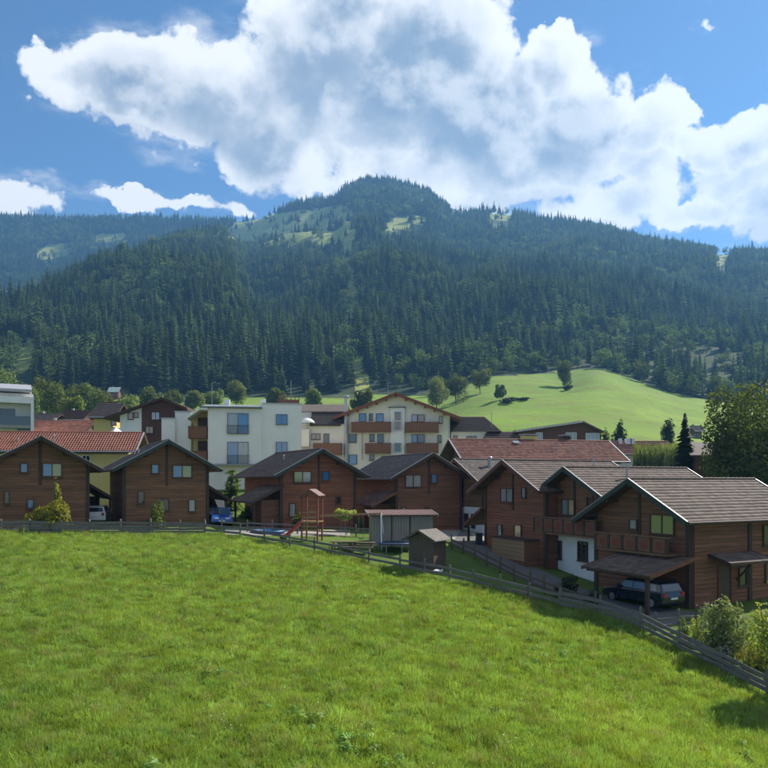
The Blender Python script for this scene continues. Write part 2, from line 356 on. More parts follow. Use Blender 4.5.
def copy_tree(o, parent=None):
    c = o.copy(); COL.objects.link(c); c.parent = parent
    for ch in o.children: copy_tree(ch, c)
    return c

# ------------------------------------------------------------------ terrain
CP = np.array([  # x, y, height: meadow, fences, house plots, village behind
    (-27.5, 53, 11.15), (-40, 54, 11.5), (-60, 55, 12.2), (-11, 57, 10.75), (1.1, 49, 9.05), (6.9, 44, 8.3), (9.75, 41, 7.95), (13.4, 36.5, 7.3), (16.6, 32, 6.0), (22, 26, 4.6),
    (0, 20, 7.05), (-10, 20, 7.7), (10, 20, 6.3), (-20, 35, 9.3), (0, 35, 8.1), (-40, 30, 10.4), (-30, 10, 8.3), (0, 0, 5.6), (15, 5, 4.4), (30, 10, 3.6), (0, -40, 3.0), (60, -40, 1.5), (-60, -40, 6.0), (-80, 10, 11.0), (60, 15, 2.6),
    (-26.5, 57, 11.35), (-31, 66, 11.5), (-17.8, 61.5, 11.15), (-22, 70, 11.5), (-5.4, 65, 10.65), (-10, 75, 11.2), (4.6, 68, 10.3), (1, 80, 11.3), (2, 58, 10.1), (-5, 56, 10.3),
    (8.7, 55, 9.5), (18, 59, 9.3), (12, 50, 8.5), (22, 55, 8.4), (14.5, 44, 8.0), (25, 49, 8.0), (19, 36, 7.2), (26, 34, 6.6), (35, 45, 7.5), (50, 45, 7.0),
    (-60, 80, 12.8), (-20, 88, 13.2), (5, 92, 13.2), (30, 85, 10.4), (60, 80, 9.4), (-35, 115, 15.0), (0, 120, 15.6), (40, 115, 13.6), (80, 110, 12.5), (-90, 100, 14.0), (-90, 60, 12.0),
    (-60, 150, 19.5), (0, 150, 19.0), (60, 150, 18.0), (110, 150, 17.5), (-120, 150, 20), (100, 60, 8.0)], dtype=float)
def _tps(r2): return np.where(r2 > 0, 0.5 * r2 * np.log(np.maximum(r2, 1e-12)), 0.0)
_n = len(CP); _K = _tps(((CP[:, None, :2] - CP[None, :, :2]) ** 2).sum(-1)) + np.eye(_n) * 6.0
_P = np.c_[np.ones(_n), CP[:, :2]]
_sol = np.linalg.solve(np.block([[_K, _P], [_P.T, np.zeros((3, 3))]]), np.r_[CP[:, 2], 0, 0, 0])
def near_h(x, y):
    x = np.asarray(x, float); y = np.asarray(y, float); s = _sol[_n] + _sol[_n + 1] * x + _sol[_n + 2] * y
    for i in range(_n): s = s + _sol[i] * _tps((x - CP[i, 0]) ** 2 + (y - CP[i, 1]) ** 2)
    return s
def smooth01(t): t = np.clip(t, 0, 1); return t * t * (3 - 2 * t)
def sm_interp(x, xs, ys):       # linear interpolation, rounded at the knots
    x = np.asarray(x, float); w = 12.0
    return (np.interp(x - w, xs, ys) + 2 * np.interp(x, xs, ys) + np.interp(x + w, xs, ys)) / 4
BX = [-600, -200, 0, 200, 440, 470, 495, 545, 600, 640, 680, 768, 1000, 1400]
BD = [520, 430, 420, 420, 430, 440, 460, 480, 500, 470, 450, 430, 450, 520]
BY = [410, 400, 396, 397, 398, 384, 376, 373, 368, 381, 395, 408, 412, 420]
KX = [-700, -300, 0, 60, 150, 200, 250, 280, 300, 335, 346, 365, 390, 430, 450, 470, 500, 540, 580, 610, 640, 680, 720, 768, 1000, 1500]
KY = [300, 240, 217, 220, 219, 221, 221, 212, 205, 200, 187, 180, 181, 192, 208, 212, 213, 221, 225, 232, 241, 248, 254, 256, 290, 350]
KD = [1500, 2000, 2200, 2200, 2150, 2100, 2000, 1950, 1920, 1900, 1880, 1880, 1880, 1850, 1830, 1800, 1750, 1700, 1650, 1600, 1550, 1500, 1450, 1400, 1200, 1000]
SX = [-700, -50, 33, 83, 110, 133, 187, 240, 262, 300]       # nearer spur on the left
SY = [470, 330, 300, 276, 260, 253, 238, 229, 226, 226]
SD = [500, 640, 780, 900, 1000, 1080, 1280, 1480, 1560, 1700]
def wob(x, y, s, ph):
    return np.sin(x / s + ph) * np.cos(y / s * 0.83 + 1.7 * ph) + 0.5 * np.sin((x + y) / s * 1.9 + 2.3 * ph) + 0.3 * np.cos((x * 0.7 - y) / s * 3.7 + ph)
def height(x, y):
    x = np.asarray(x, float); y = np.asarray(y, float); yy = np.maximum(y, 90.0)
    px = np.clip(CX + F * x / yy, -700, 1500)
    db = sm_interp(px, BX, BD); zb = ZC + (YH - sm_interp(px, BX, BY)) / F * db
    dk = sm_interp(px, KX, KD); zk = ZC + (YH - np.interp(px, KX, KY)) / F * dk
    t = (yy - 130) / (db - 130); tc = np.clip(t, 0, 1)
    val = 16.5 + (zb - 16.5) * (0.85 * tc + 0.15 * tc * tc) + (wob(x, y, 38, 1.0) * 1.3 + wob(x, y, 17, 0.2) * 0.55) * np.sin(np.pi * np.clip(tc, 0, 1))
    val = val + 3.0 * np.exp(-(((px - 600) / 26) ** 2 + ((yy - 430) / 60) ** 2)) - 3 * np.exp(-(((px - 565) / 20) ** 2 + ((yy - 400) / 50) ** 2))
    val = val + 0.30 * np.sin(val * 2 * np.pi / 6.5 + wob(x, y, 60, .5)) * smooth01((px - 440) / 40) * np.sin(np.pi * np.clip(tc, 0, 1))
    n = near_h(np.clip(x, -140, 140), np.clip(y, -70, 170))
    b = smooth01((y - 105) / 60); low = n * (1 - b) + val * b
    s = np.clip((yy - db) / (dk - db), 0, 1)
    far = zb + (zk - zb) * (0.80 * s + 0.20 * s ** 2)
    env = np.sin(np.pi * s) ** 0.8
    far = far + env * (wob(x, y, 120, 0.4) * 16 + wob(x, y, 47, 2.0) * 5)
    ds = sm_interp(px, SX, SD); zs = ZC + (YH - sm_interp(px, SX, SY)) / F * ds
    s2 = np.clip((yy - db) / np.maximum(ds - db, 30), 0, 1.0)
    spur = zb + (zs - zb) * s2 - np.maximum(yy - ds, 0) * 0.25 + np.sin(np.pi * s2) * wob(x, y, 90, 1.1) * 9
    wl = smooth01((265 - px) / 40)
    spur = np.where(px < 300, spur, -1e3)
    dip = 1 - 0.22 * wl * np.sin(np.pi * s)               # valley behind the spur
    far2 = zb + (far - zb) * dip
    far2 = np.where((px < 300), np.maximum(far2, spur * wl + far2 * (1 - wl)), far2)
    back = np.maximum(zk - (yy - dk) * 0.35, 20.0)
    mtn = np.where(yy <= dk, far2, back)
    return np.where(yy <= db, low, mtn)
def H(x, y): return float(height(np.array([x]), np.array([y]))[0])
def ground_hit(px, py):
    a = (px - CX) / F; b = (YH - py) / F
    ys = np.concatenate([np.arange(10, 130, 0.1), np.arange(130, 2500, 2.0)])
    g = ZC + b * ys - height(a * ys, ys); k = int(np.argmax(g < 0))
    y = ys[k]; return Vector((a * y, y, H(a * y, y)))
def at_y(px, py, y): return Vector(((px - CX) / F * y, y, ZC + (YH - py) / F * y))
def to_px(x, y, z): return CX + F * x / y, YH - F * (z - ZC) / y

FENCE_LOW = [(-70, 530), (0, 534), (60, 534), (120, 534), (180, 534), (205, 534), (240, 538), (290, 547), (340, 557), (400, 570), (450, 580), (500, 592), (560, 607), (600, 616), (640, 630), (680, 651), (720, 672), (768, 697), (830, 735)]
FL = [ground_hit(*p) for p in FENCE_LOW]
FLX = np.array([p.x for p in FL]); FLY = np.array([p.y for p in FL])
o_ = np.argsort(FLX); FLX = FLX[o_]; FLY = FLY[o_]
def in_meadow(x, y): return y < np.interp(x, FLX, FLY) - 0.15

def axis(lo, hi, dense0, dense1, step, grow):
    a = list(np.arange(dense0, dense1 + 1e-6, step)); s = step; v = dense1
    while v < hi: s *= grow; s = min(s, 28.0); v += s; a.append(min(v, hi))
    s = step; v = dense0
    while v > lo: s *= grow; s = min(s, 28.0); v -= s; a.insert(0, max(v, lo))
    return np.array(a)
def build_ground():
    xs = axis(-1900, 1900, -36, 36, 0.75, 1.045); ys = axis(-120, 2500, 14, 70, 0.75, 1.035)
    X, Y = np.meshgrid(xs, ys); Z = height(X, Y)
    bumps = (wob(X, Y, 1.9, 0.3) * 0.05 + wob(X, Y, 4.7, 1.3) * 0.06)
    Z = Z + bumps * (in_meadow(X, Y) & (Y > 0) & (Y < 60))
    nx, ny = len(xs), len(ys); V = np.c_[X.ravel(), Y.ravel(), Z.ravel()]
    idx = np.arange(nx * ny).reshape(ny, nx)
    Q = np.stack([idx[:-1, :-1], idx[:-1, 1:], idx[1:, 1:], idx[1:, :-1]], -1).reshape(-1, 4)
    c = V[Q].mean(1); px = CX + F * c[:, 0] / np.maximum(c[:, 1], 90); db = sm_interp(np.clip(px, -700, 1500), BX, BD)
    reg = np.where(c[:, 1] > db, 3, np.where(c[:, 1] > 135, 2, 1))
    reg = np.where((c[:, 1] < 70) & in_meadow(c[:, 0], c[:, 1]), 0, reg)
    for k, (nm, mt) in enumerate((('meadow', 'meadow_soil'), ('village_ground', 'village_grass'), ('hill_pasture', 'alp_grass'), ('mountain', 'forest_floor'))):
        q = Q[reg == k]; u, inv = np.unique(q, return_inverse=True)
        mats = [mt] + (['high_pasture'] if k == 3 else [])
        me = mesh_np(nm, V[u], inv.reshape(-1, 4), mats, True)
        if k == 3: me.polygons.foreach_set('material_index', clearing(V[q].mean(1)).astype(np.int32))
        o = bpy.data.objects.new(nm, me); link(o); o['kind'] = 'structure'
CLEAR = [[(222, 236), (236, 222), (275, 214), (330, 206), (354, 205), (356, 240), (325, 246), (290, 245), (250, 243)],
         [(383, 226), (395, 218), (425, 214), (428, 222), (400, 231), (386, 232)], [(446, 199), (470, 203), (470, 210), (450, 206)],
         [(712, 262), (722, 246), (732, 247), (728, 262), (716, 270)], [(38, 248), (66, 243), (72, 252), (50, 262), (36, 258)],
         [(92, 236), (125, 233), (128, 242), (96, 243)], [(343, 246), (352, 246), (358, 300), (350, 345), (343, 345), (346, 300)],
         [(352, 352), (364, 350), (372, 398), (356, 400)], [(487, 213), (515, 214), (512, 220), (490, 221)], [(8, 345), (30, 338), (42, 348), (30, 372), (10, 372)]]
def inpoly(px, py, poly):
    r = np.zeros(px.shape, bool); n = len(poly)
    for i in range(n):
        x0, y0 = poly[i]; x1, y1 = poly[(i + 1) % n]
        if y0 == y1: continue
        r ^= ((y0 > py) != (y1 > py)) & (px < (x1 - x0) * (py - y0) / (y1 - y0) + x0)
    return r
def clearing(c):
    px = CX + F * c[:, 0] / c[:, 1]; py = YH - F * (c[:, 2] - ZC) / c[:, 1]
    r = np.zeros(len(c), bool)
    for p in CLEAR: r |= inpoly(px, py, p)
    return r
build_ground()
# ------------------------------------------------------------------ vegetation meshes
def spruce_arrays(seed, h=1.0, r=0.17, layers=15, per=9, base=0.06, droop=0.45):
    """crown of drooping branch sprays; unit height"""
    g = np.random.default_rng(seed); V = []; Q = []
    for i in range(layers):
        t = i / (layers - 1); z = base + (1 - base) * (t ** 0.92) * 0.97; rad = r * (1 - t) ** 0.85 * g.uniform(.85, 1.1) + 0.008
        k = max(4, int(per * (1 - 0.45 * t)))
        for j in range(k):
            a = 2 * math.pi * (j + g.uniform(-.35, .35)) / k + i * 1.3; L = rad * g.uniform(0.65, 1.15); wdt = L * g.uniform(.30, .45) + .006
            dr = L * droop * g.uniform(.6, 1.3); ca, sa = math.cos(a), math.sin(a); zz = z + g.uniform(-.012, .012)
            o = len(V)
            V += [(0, 0, zz + .02), (ca * L * .55 - sa * wdt, sa * L * .55 + ca * wdt, zz - dr * .55 - .008), (ca * L, sa * L, zz - dr), (ca * L * .55 + sa * wdt, sa * L * .55 - ca * wdt, zz - dr * .55 - .008)]
            Q.append((o, o + 1, o + 2, o + 3))
    o = len(V); V += [(-.006, 0, .93), (.006, 0, .93), (0, .004, 1.0), (0, -.006, .93)]; Q += [(o, o + 1, o + 2, o + 3)]
    return np.array(V) * h, np.array(Q)
def leaf_quads(P, Nrm, size, g, elong=1.0):
    n = len(P); t = g.normal(size=(n, 3)); t -= Nrm * (t * Nrm).sum(1, keepdims=True); t /= np.linalg.norm(t, axis=1, keepdims=True) + 1e-9
    b = np.cross(Nrm, t); s = size * g.uniform(.6, 1.35, (n, 1)); t = t * s * elong; b = b * s * .62
    V = np.stack([P - t, P - b * .9 + Nrm * s * .12, P + t, P + b * .9 - Nrm * s * .1], 1).reshape(-1, 3)
    return V, np.arange(4 * n).reshape(-1, 4)
def crown_arrays(seed, h, rx, n, size, base=0.22, lobes=14, ry=None, conical=0.0, elong=1.0, hollow=0.55):
    """leaves gathered round lobe surfaces"""
    g = np.random.default_rng(seed); ry = ry or rx; P = []; D = []; z0 = h * base; zc = (h + z0) / 2; rz = (h - z0) / 2
    C = []
    for i in range(lobes):
        u = g.normal(size=3); u /= np.linalg.norm(u); q = g.uniform(.35, .80)
        sh = 1 - conical * max(0, u[2]) 
        C.append((np.array([u[0] * rx * q * sh, u[1] * ry * q * sh, zc + u[2] * rz * q]), g.uniform(.26, .46)))
    C.append((np.array([0, 0, zc]), .6))
    w = np.array([c[1] ** 2 for c in C]); cnt = (n * w / w.sum()).astype(int)
    for (c, s), k in zip(C, cnt):
        u = g.normal(size=(k, 3)); u /= np.linalg.norm(u, axis=1, keepdims=True)
        rr = g.uniform(hollow, 1.08, (k, 1)); P.append(c + u * rr * s * np.array([rx, ry, rz])); D.append(u)
    P = np.concatenate(P); D = np.concatenate(D); keep = P[:, 2] > max(h * base * .55, h * .02); P = P[keep]; D = D[keep]
    Nm = D + g.normal(size=D.shape) * .75; Nm[:, 2] += .35; Nm /= np.linalg.norm(Nm, axis=1, keepdims=True)
    return leaf_quads(P, Nm, size, g, elong)
def limb_mb(h, r, seed, rx):
    g = random.Random(seed); mb = MB(); p = Vector((0, 0, -0.15)); k = 5
    for i in range(k):
        q = p + Vector((g.uniform(-.03, .03) * h, g.uniform(-.03, .03) * h, (h * .85) / k)); mb.tube(p, q, r * (1 - i / k * .8), r * (1 - (i + 1) / k * .8), 7)
        if i >= 1:
            for j in range(2):
                a = g.uniform(0, 6.28); L = min(rx * .55, h * .25) * g.uniform(.6, 1); mb.tube(q, q + Vector((math.cos(a) * L, math.sin(a) * L, L * .7)), r * (.45 - i * .06), r * .08, 5)
        p = q
    return mb
def bare_trunk(h, r):
    mb = MB(); mb.tube((0, 0, -.02 * h), (0, 0, h * .9), r, r * .15, 6); return mb

# prototypes shared by the forest and the single trees
SPR = [mesh_np('crown', *spruce_arrays(s, 1, rr, ly, pe, ba), ['leaf_spruce']) for s, rr, ly, pe, ba in ((1, .15, 17, 9, .10), (2, .18, 15, 9, .06), (3, .13, 18, 8, .14), (4, .20, 14, 10, .04))]
BRO = [mesh_np('crown', *crown_arrays(s, 1, rx, 420, .045, .10, 9), ['leaf_forest']) for s, rx in ((11, .36), (12, .42), (13, .32))]
TRK = bare_trunk(1, .011).mesh('trunk', 'bark'); TRKB = bare_trunk(.8, .02).mesh('trunk', 'bark')

def scatter(name, label, pts, rot, scl, idx, protos, cat, tilt=None):
    """one uncountable mass: points carry instances of the prototypes"""
    me = bpy.data.meshes.new(name); me.vertices.add(len(pts)); me.vertices.foreach_set('co', np.asarray(pts, np.float32).ravel())
    for nm, ty, arr in (('rot', 'FLOAT_VECTOR', rot), ('scl', 'FLOAT_VECTOR', scl), ('idx', 'INT', idx)):
        a = me.attributes.new(nm, ty, 'POINT')
        a.data.foreach_set('value' if ty == 'INT' else 'vector', np.asarray(arr, np.int32 if ty == 'INT' else np.float32).ravel())
    o = bpy.data.objects.new(name, me); link(o); o['kind'] = 'stuff'; tag(o, label, cat)
    pc = bpy.data.collections.new(name + '_source')
    for i, p in enumerate(protos): pc.objects.link(bpy.data.objects.new('%s_source_%02d' % (name, i), p))
    nt = bpy.data.node_groups.new(name + '_nodes', 'GeometryNodeTree')
    nt.interface.new_socket('Geometry', in_out='INPUT', socket_type='NodeSocketGeometry'); nt.interface.new_socket('Geometry', in_out='OUTPUT', socket_type='NodeSocketGeometry')
    gi = nt.nodes.new('NodeGroupInput'); go = nt.nodes.new('NodeGroupOutput'); ip = nt.nodes.new('GeometryNodeInstanceOnPoints')
    ci = nt.nodes.new('GeometryNodeCollectionInfo'); ci.inputs['Collection'].default_value = pc; ci.inputs['Separate Children'].default_value = True; ci.inputs['Reset Children'].default_value = True
    def attr(nm, ty):
        a = nt.nodes.new('GeometryNodeInputNamedAttribute'); a.data_type = ty; a.inputs['Name'].default_value = nm; return a.outputs['Attribute']
    L = nt.links.new
    L(gi.outputs[0], ip.inputs['Points']); L(ci.outputs[0], ip.inputs['Instance']); ip.inputs['Pick Instance'].default_value = True
    L(attr('idx', 'INT'), ip.inputs['Instance Index']); L(attr('rot', 'FLOAT_VECTOR'), ip.inputs['Rotation']); L(attr('scl', 'FLOAT_VECTOR'), ip.inputs['Scale'])
    L(ip.outputs[0], go.inputs[0])
    o.modifiers.new('scatter', 'NODES').node_group = nt
    return o

# ------------------------------------------------------------------ forest on the mountain
def hashn(x, y, s):
    return np.clip(0.5 + 0.28 * wob(x, y, s, 0.7) + 0.2 * wob(y, x, s * .41, 1.9), 0, 1)
def build_forest():
    g = np.random.default_rng(21); st = 7.6
    xs = np.arange(-1750, 1750, st); ys = np.arange(372, 2330, st)
    X, Y = np.meshgrid(xs, ys); X = (X + g.uniform(-.5, .5, X.shape) * st).ravel(); Y = (Y + g.uniform(-.5, .5, Y.shape) * st).ravel()
    px = CX + F * X / Y; k = (px > -90) & (px < 860); X, Y, px = X[k], Y[k], px[k]
    db = sm_interp(px, BX, BD); dk = sm_interp(px, KX, KD); k = (Y > db + 3 - 34 * np.maximum(0, hashn(X, Y + 70, 26) - .45) * 2 * ((px > 440) & (px < 760))) & (Y < dk + 40); X, Y, px = X[k], Y[k], px[k]; db = db[k]; dk = dk[k]
    Z = height(X, Y); py = YH - F * (Z - ZC) / Y
    clr = clearing(np.c_[X, Y, Z]) | clearing(np.c_[X, Y, Z + 15])
    k = ~clr | (g.random(len(X)) < .06)
    thin = hashn(X, Y, 160) ; k &= g.random(len(X)) < np.where(thin < .26, .55, .97)
    X, Y, Z, px, py, db = [a[k] for a in (X, Y, Z, px, py, db)]
    pb = 0.07 + 0.55 * (hashn(X + 400, Y, 95) > .68) + 0.22 * (hashn(X - 90, Y + 30, 42) > .80) + 0.35 * np.exp(-((px - 352) / 16) ** 2) * (py > 245) + 0.38 * np.exp(-((Y - db) / 55)) * (px > 380) + 0.10 * ((px > 90) & (px < 330) & (py > 240) & (py < 330))
    broad = g.random(len(X)) < pb
    hgt = np.where(broad, g.uniform(12, 20, len(X)), g.normal(23, 5.5, len(X)).clip(9, 36) * np.where(Y > 1100, .85, 1.0)) * np.where(thin[k] < .26, .72, 1.0)
    hgt = np.where((Y - db < 40) & broad, hgt * .8, hgt)
    hgt = np.where((py < 205) & (px > 340) & (px < 445), hgt * .8, hgt)
    # the 300 spruces and the broadleaved trees that show largest become trees of their own
    show = hgt / Y; vis = (px > 2) & (px < 766) & (py < 409)
    sp = np.where(vis & ~broad)[0]; sp = sp[np.argsort(-show[sp])][:300]
    br = np.where(vis & broad)[0]; br = br[np.argsort(-show[br])][:60]
    single = np.zeros(len(X), bool); single[sp] = True; single[br] = True
    for i in sp: add_tree('spruce_tree', 'dark spruce in the front ranks of the forest at the foot of the mountain', X[i], Y[i], Z[i], hgt[i], SPR[i % 4], TRK, g.uniform(0, 6.28), 'spruces at the forest foot', g.uniform(.9, 1.25))
    for i in br: add_tree('broadleaf_tree', 'rounded pale green tree along the foot of the mountain forest', X[i], Y[i], Z[i], hgt[i], BRO[i % 3], TRKB, g.uniform(0, 6.28), 'broadleaved trees at the forest foot', g.uniform(.9, 1.2))
    r = ~single; n = int(r.sum()); s = hgt[r]; wd = g.uniform(1.0, 1.65, n)
    idx = np.where(broad[r], 4 + g.integers(0, 3, n), g.integers(0, 4, n))
    scatter('forest', 'dense dark conifer forest covering the mountain slopes', np.c_[X, Y, Z][r], np.c_[g.normal(0, .03, n), g.normal(0, .03, n), g.uniform(0, 6.28, n)], np.c_[s * wd, s * wd, s], idx, SPR + BRO, 'forest')
def add_tree(name, label, x, y, z, h, crown, trunk, rz, group=None, wd=1.0):
    t = thing(name, label, 'tree', (x, y, z), rz, group); t.scale = (h * wd, h * wd, h)
    c = bpy.data.objects.new('crown', crown); link(c, t)
    k = bpy.data.objects.new('trunk', trunk); link(k, t); return t
build_forest()

# ------------------------------------------------------------------ grass of the foreground meadow
def tuft_arrays(seed, n, rad, hmin, hmax, w, lean=.5):
    g = np.random.default_rng(seed); V = []; Q = []
    for i in range(n):
        a = g.uniform(0, 6.28); r = rad * math.sqrt(g.random()); x, y = r * math.cos(a), r * math.sin(a); b = g.uniform(0, 6.28)
        h = g.uniform(hmin, hmax); ln = h * lean * g.uniform(.3, 1.3); dx, dy = math.cos(b) * ln, math.sin(b) * ln; c = g.uniform(0, 6.28); wx, wy = math.cos(c) * w, math.sin(c) * w
        o = len(V); V += [(x - wx, y - wy, -.03), (x + wx, y + wy, -.03), (x + dx * .35 + wx * .8, y + dy * .35 + wy * .8, h * .6), (x + dx * .35 - wx * .8, y + dy * .35 - wy * .8, h * .6),
                         (x + dx + wx * .15, y + dy + wy * .15, h), (x + dx - wx * .15, y + dy - wy * .15, h * .98)]
        Q += [(o, o + 1, o + 2, o + 3), (o + 3, o + 2, o + 4, o + 5)]
    return np.array(V), np.array(Q)
def herb_arrays(seed, n, size):
    g = np.random.default_rng(seed); a = g.uniform(0, 6.28, n); r = g.uniform(.02, .24, n)
    P = np.c_[r * np.cos(a), r * np.sin(a), g.uniform(.08, .30, n)]; Nm = np.c_[np.cos(a) * .6, np.sin(a) * .6, np.ones(n)] + g.normal(size=(n, 3)) * .3
    Nm /= np.linalg.norm(Nm, axis=1, keepdims=True); return leaf_quads(P, Nm, size, g, 1.5)
def build_grass():
    g = np.random.default_rng(5)
    TU = [mesh_np('tuft', *tuft_arrays(30 + i, 58, .24, a, b, w, ln), [mt]) for i, (a, b, w, ln, mt) in enumerate(
        ((.07, .22, .006, .6, 'grass_blade'), (.08, .26, .006, .5, 'grass_blade'), (.05, .17, .007, .8, 'grass_blade'), (.10, .34, .006, .5, 'grass_blade'), (.15, .36, .004, .4, 'grass_straw')))]
    TU += [mesh_np('herb', *herb_arrays(40 + i, 30, .048), ['herb_leaf']) for i in range(2)]
    TU += [mesh_np('clover', *leaf_quads(np.c_[g.uniform(-.2, .2, (5, 2)), g.uniform(.18, .32, 5)], np.tile([0, 0, 1.], (5, 1)), .022, g), ['canvas_white'])]
    X = []; Y = []
    for y0, y1, dn in ((16, 26, 40), (26, 36, 32), (36, 46, 24), (46, 60, 18)):
        wdt = .56 * y1 + 4; n = int(2 * wdt * (y1 - y0) * dn); X.append(g.uniform(-wdt, wdt, n)); Y.append(g.uniform(y0, y1, n))
    X = np.concatenate(X); Y = np.concatenate(Y); k = (np.abs(X) < .56 * Y + 3) & in_meadow(X, Y); X, Y = X[k], Y[k]
    cl = hashn(X, Y, 1.3) * .5 + hashn(Y + 9, X, .55) * .5; n = len(X)
    u = g.random(n); big = hashn(X, Y, 5.5)
    idx = np.where(u < .34, 0, np.where(u < .58, 1, np.where(u < .86, 2, np.where(u < .955, 3, 4))))
    herb = (hashn(X * 1.1 + 3, Y - 7, 2.6) > .80) & (g.random(n) < .06); idx = np.where(herb, 5 + g.integers(0, 2, n), idx)
    idx = np.where((g.random(n) < .012) & (big > .45), 7, idx)
    s = g.uniform(.65, 1.15, n) * (.62 + .75 * cl); Z = height(X, Y) + (wob(X, Y, 1.9, .3) * .05 + wob(X, Y, 4.7, 1.3) * .06)
    # taller unmown fringe along the fence
    edge = np.interp(X, FLX, FLY) - Y; s = s * (1 + .5 * np.exp(-np.maximum(edge, 0) / .7))
    scatter('meadow_grass', 'bright green uncut meadow grass with clover and herbs', np.c_[X, Y, Z], np.c_[g.normal(0, .12, n), g.normal(0, .12, n), g.uniform(0, 6.28, n)], np.c_[s, s, s], idx, TU, 'grass')
build_grass()
def build_haze():
    mb = MB().box(-1960, 1960, -160, 2560, -30, 960)
    m = bpy.data.materials.new('haze'); m.use_nodes = True; nt = m.node_tree; nt.nodes.clear()
    v = nt.nodes.new('ShaderNodeVolumePrincipled'); v.inputs['Color'].default_value = (*HAZE_COL, 1); v.inputs['Density'].default_value = HAZE_DEN; v.inputs['Anisotropy'].default_value = 0.25
    o = nt.nodes.new('ShaderNodeOutputMaterial'); nt.links.new(v.outputs[0], o.inputs['Volume']); M['haze'] = m
    h = mb.build('haze', 'haze'); h['kind'] = 'stuff'; tag(h, 'thin blue summer haze filling the valley air', 'haze')
HAZE_DEN = 0.00018; HAZE_COL = (0.22, 0.54, 1.0)
# ------------------------------------------------------------------ buildings: helpers
class Fr:
    """local frame of a building: x right along its front, y back, z up; origin on the ground"""
    def __init__(s, X, Y, zg, psi): s.o = Vector((X, Y, zg)); p = R(psi); s.r = Vector((math.sin(p), math.cos(p), 0)); s.u = Vector((math.cos(p), -math.sin(p), 0)); s.rz = -p
    def ray(s, px, py):
        d = Vector(((px - CX) / F, 1, (YH - py) / F)); c = Vector((0, 0, ZC)) - s.o
        return Vector((c.dot(s.u), c.dot(s.r), c.z)), Vector((d.dot(s.u), d.dot(s.r), d.z))
    def fy(s, px, py, ly):
        c, d = s.ray(px, py); t = (ly - c.y) / d.y; return (c.x + d.x * t, c.z + d.z * t)
    def fx(s, px, py, lx):
        c, d = s.ray(px, py); t = (lx - c.x) / d.x; return (c.y + d.y * t, c.z + d.z * t)
    def rect(s, px0, py0, px1, py1, ly):
        m = ((px0 + px1) / 2, (py0 + py1) / 2); a = s.fy(px0, m[1], ly)[0]; b = s.fy(px1, m[1], ly)[0]
        return a, b, s.fy(m[0], py1, ly)[1], s.fy(m[0], py0, ly)[1]

def window(root, x0, x1, z0, z1, y, pane='glass_dark', frame='frame_wood', n=2, side=None, sill=True, fw=.07, bars=0, name='window', panes=None):
    """frame set proud of the wall plane y (or, with side=+-1, of a side wall at x=y): frame bars, panes behind, sill"""
    if x1 < x0: x0, x1 = x1, x0
    def bx(mb, a0, a1, d0, d1, c0, c1):
        if side is None: mb.box(a0, a1, y + d0, y + d1, c0, c1)
        else: mb.box(y - side * d0, y - side * d1, a0, a1, c0, c1) if side < 0 else mb.box(y - d1, y - d0, a0, a1, c0, c1)
    mb = MB()
    bx(mb, x0 - fw, x0, -.15, .02, z0 - fw, z1 + fw); bx(mb, x1, x1 + fw, -.15, .02, z0 - fw, z1 + fw)
    bx(mb, x0, x1, -.148, .02, z1, z1 + fw); bx(mb, x0, x1, -.148, .02, z0 - fw, z0)
    for i in range(1, n): c = x0 + (x1 - x0) * i / n; bx(mb, c - .03, c + .03, -.14, .02, z0, z1)
    for i in range(bars): c = z0 + (z1 - z0) * (i + 1) / (bars + 1); bx(mb, x0, x1, -.12, .02, c - .015, c + .015)
    w = mb.build(name, frame, root)
    for i in range(n):
        a = x0 + (x1 - x0) * i / n + .002; b = x0 + (x1 - x0) * (i + 1) / n - .002; p = MB(); bx(p, a, b, -.085, .015, z0, z1)
        p.build('pane', panes[i] if panes else pane, w)
    if sill: s = MB(); bx(s, x0 - fw - .05, x1 + fw + .05, -.21, .0, z0 - fw - .05, z0 - fw - .002); s.build('sill', frame, w)
    return w

def tiles_mb(x_top, z_top, x_low, z_low, y0, y1, g, tw=.31, tl=.34, th=.009, lift=.012):
    """overlapping tiles over a slope that falls from x_top to x_low; joined"""
    dx, dz = x_low - x_top, z_low - z_top; S = math.hypot(dx, dz); ux, uz = dx / S, dz / S; nx, nz = -uz * (1 if dx > 0 else -1), abs(ux)
    rows = int(S / tl); cols = max(1, int((y1 - y0) / tw)); V = []; Q = []
    for i in range(rows):
        a = S * i / rows; b = S * (i + 1) / rows + .05; off = (i % 2) * .5
        for j in range(cols + (1 if off else 0)):
            c0 = max(y0, y0 + (j - off) * (y1 - y0) / cols) + .006; c1 = min(y1, y0 + (j + 1 - off) * (y1 - y0) / cols) - .006
            if c1 - c0 < .05: continue
            jt = g.uniform(-.008, .012); h0 = lift; h1 = lift + th + jt; o = len(V)
            for s_, hh in ((a, h0), (min(b, S + .04), h1)):
                X = x_top + ux * s_ + nx * hh; Z = z_top + uz * s_ + nz * hh; V += [(X, c0, Z), (X, c1, Z)]
            X = x_top + ux * min(b, S + .04) + nx * (lift - .01); Z = z_top + uz * min(b, S + .04) + nz * (lift - .01); V += [(X, c0, Z), (X, c1, Z)]
            Q += [(o, o + 1, o + 3, o + 2), (o + 2, o + 3, o + 5, o + 4)]
    return V, Q
def tone(me, per, seed):
    n = len(me.polygons); a = me.attributes.new('tone', 'FLOAT', 'FACE'); v = np.repeat(np.random.default_rng(seed).random(n // per + 1), per)[:n]
    a.data.foreach_set('value', v.astype(np.float32)); return me
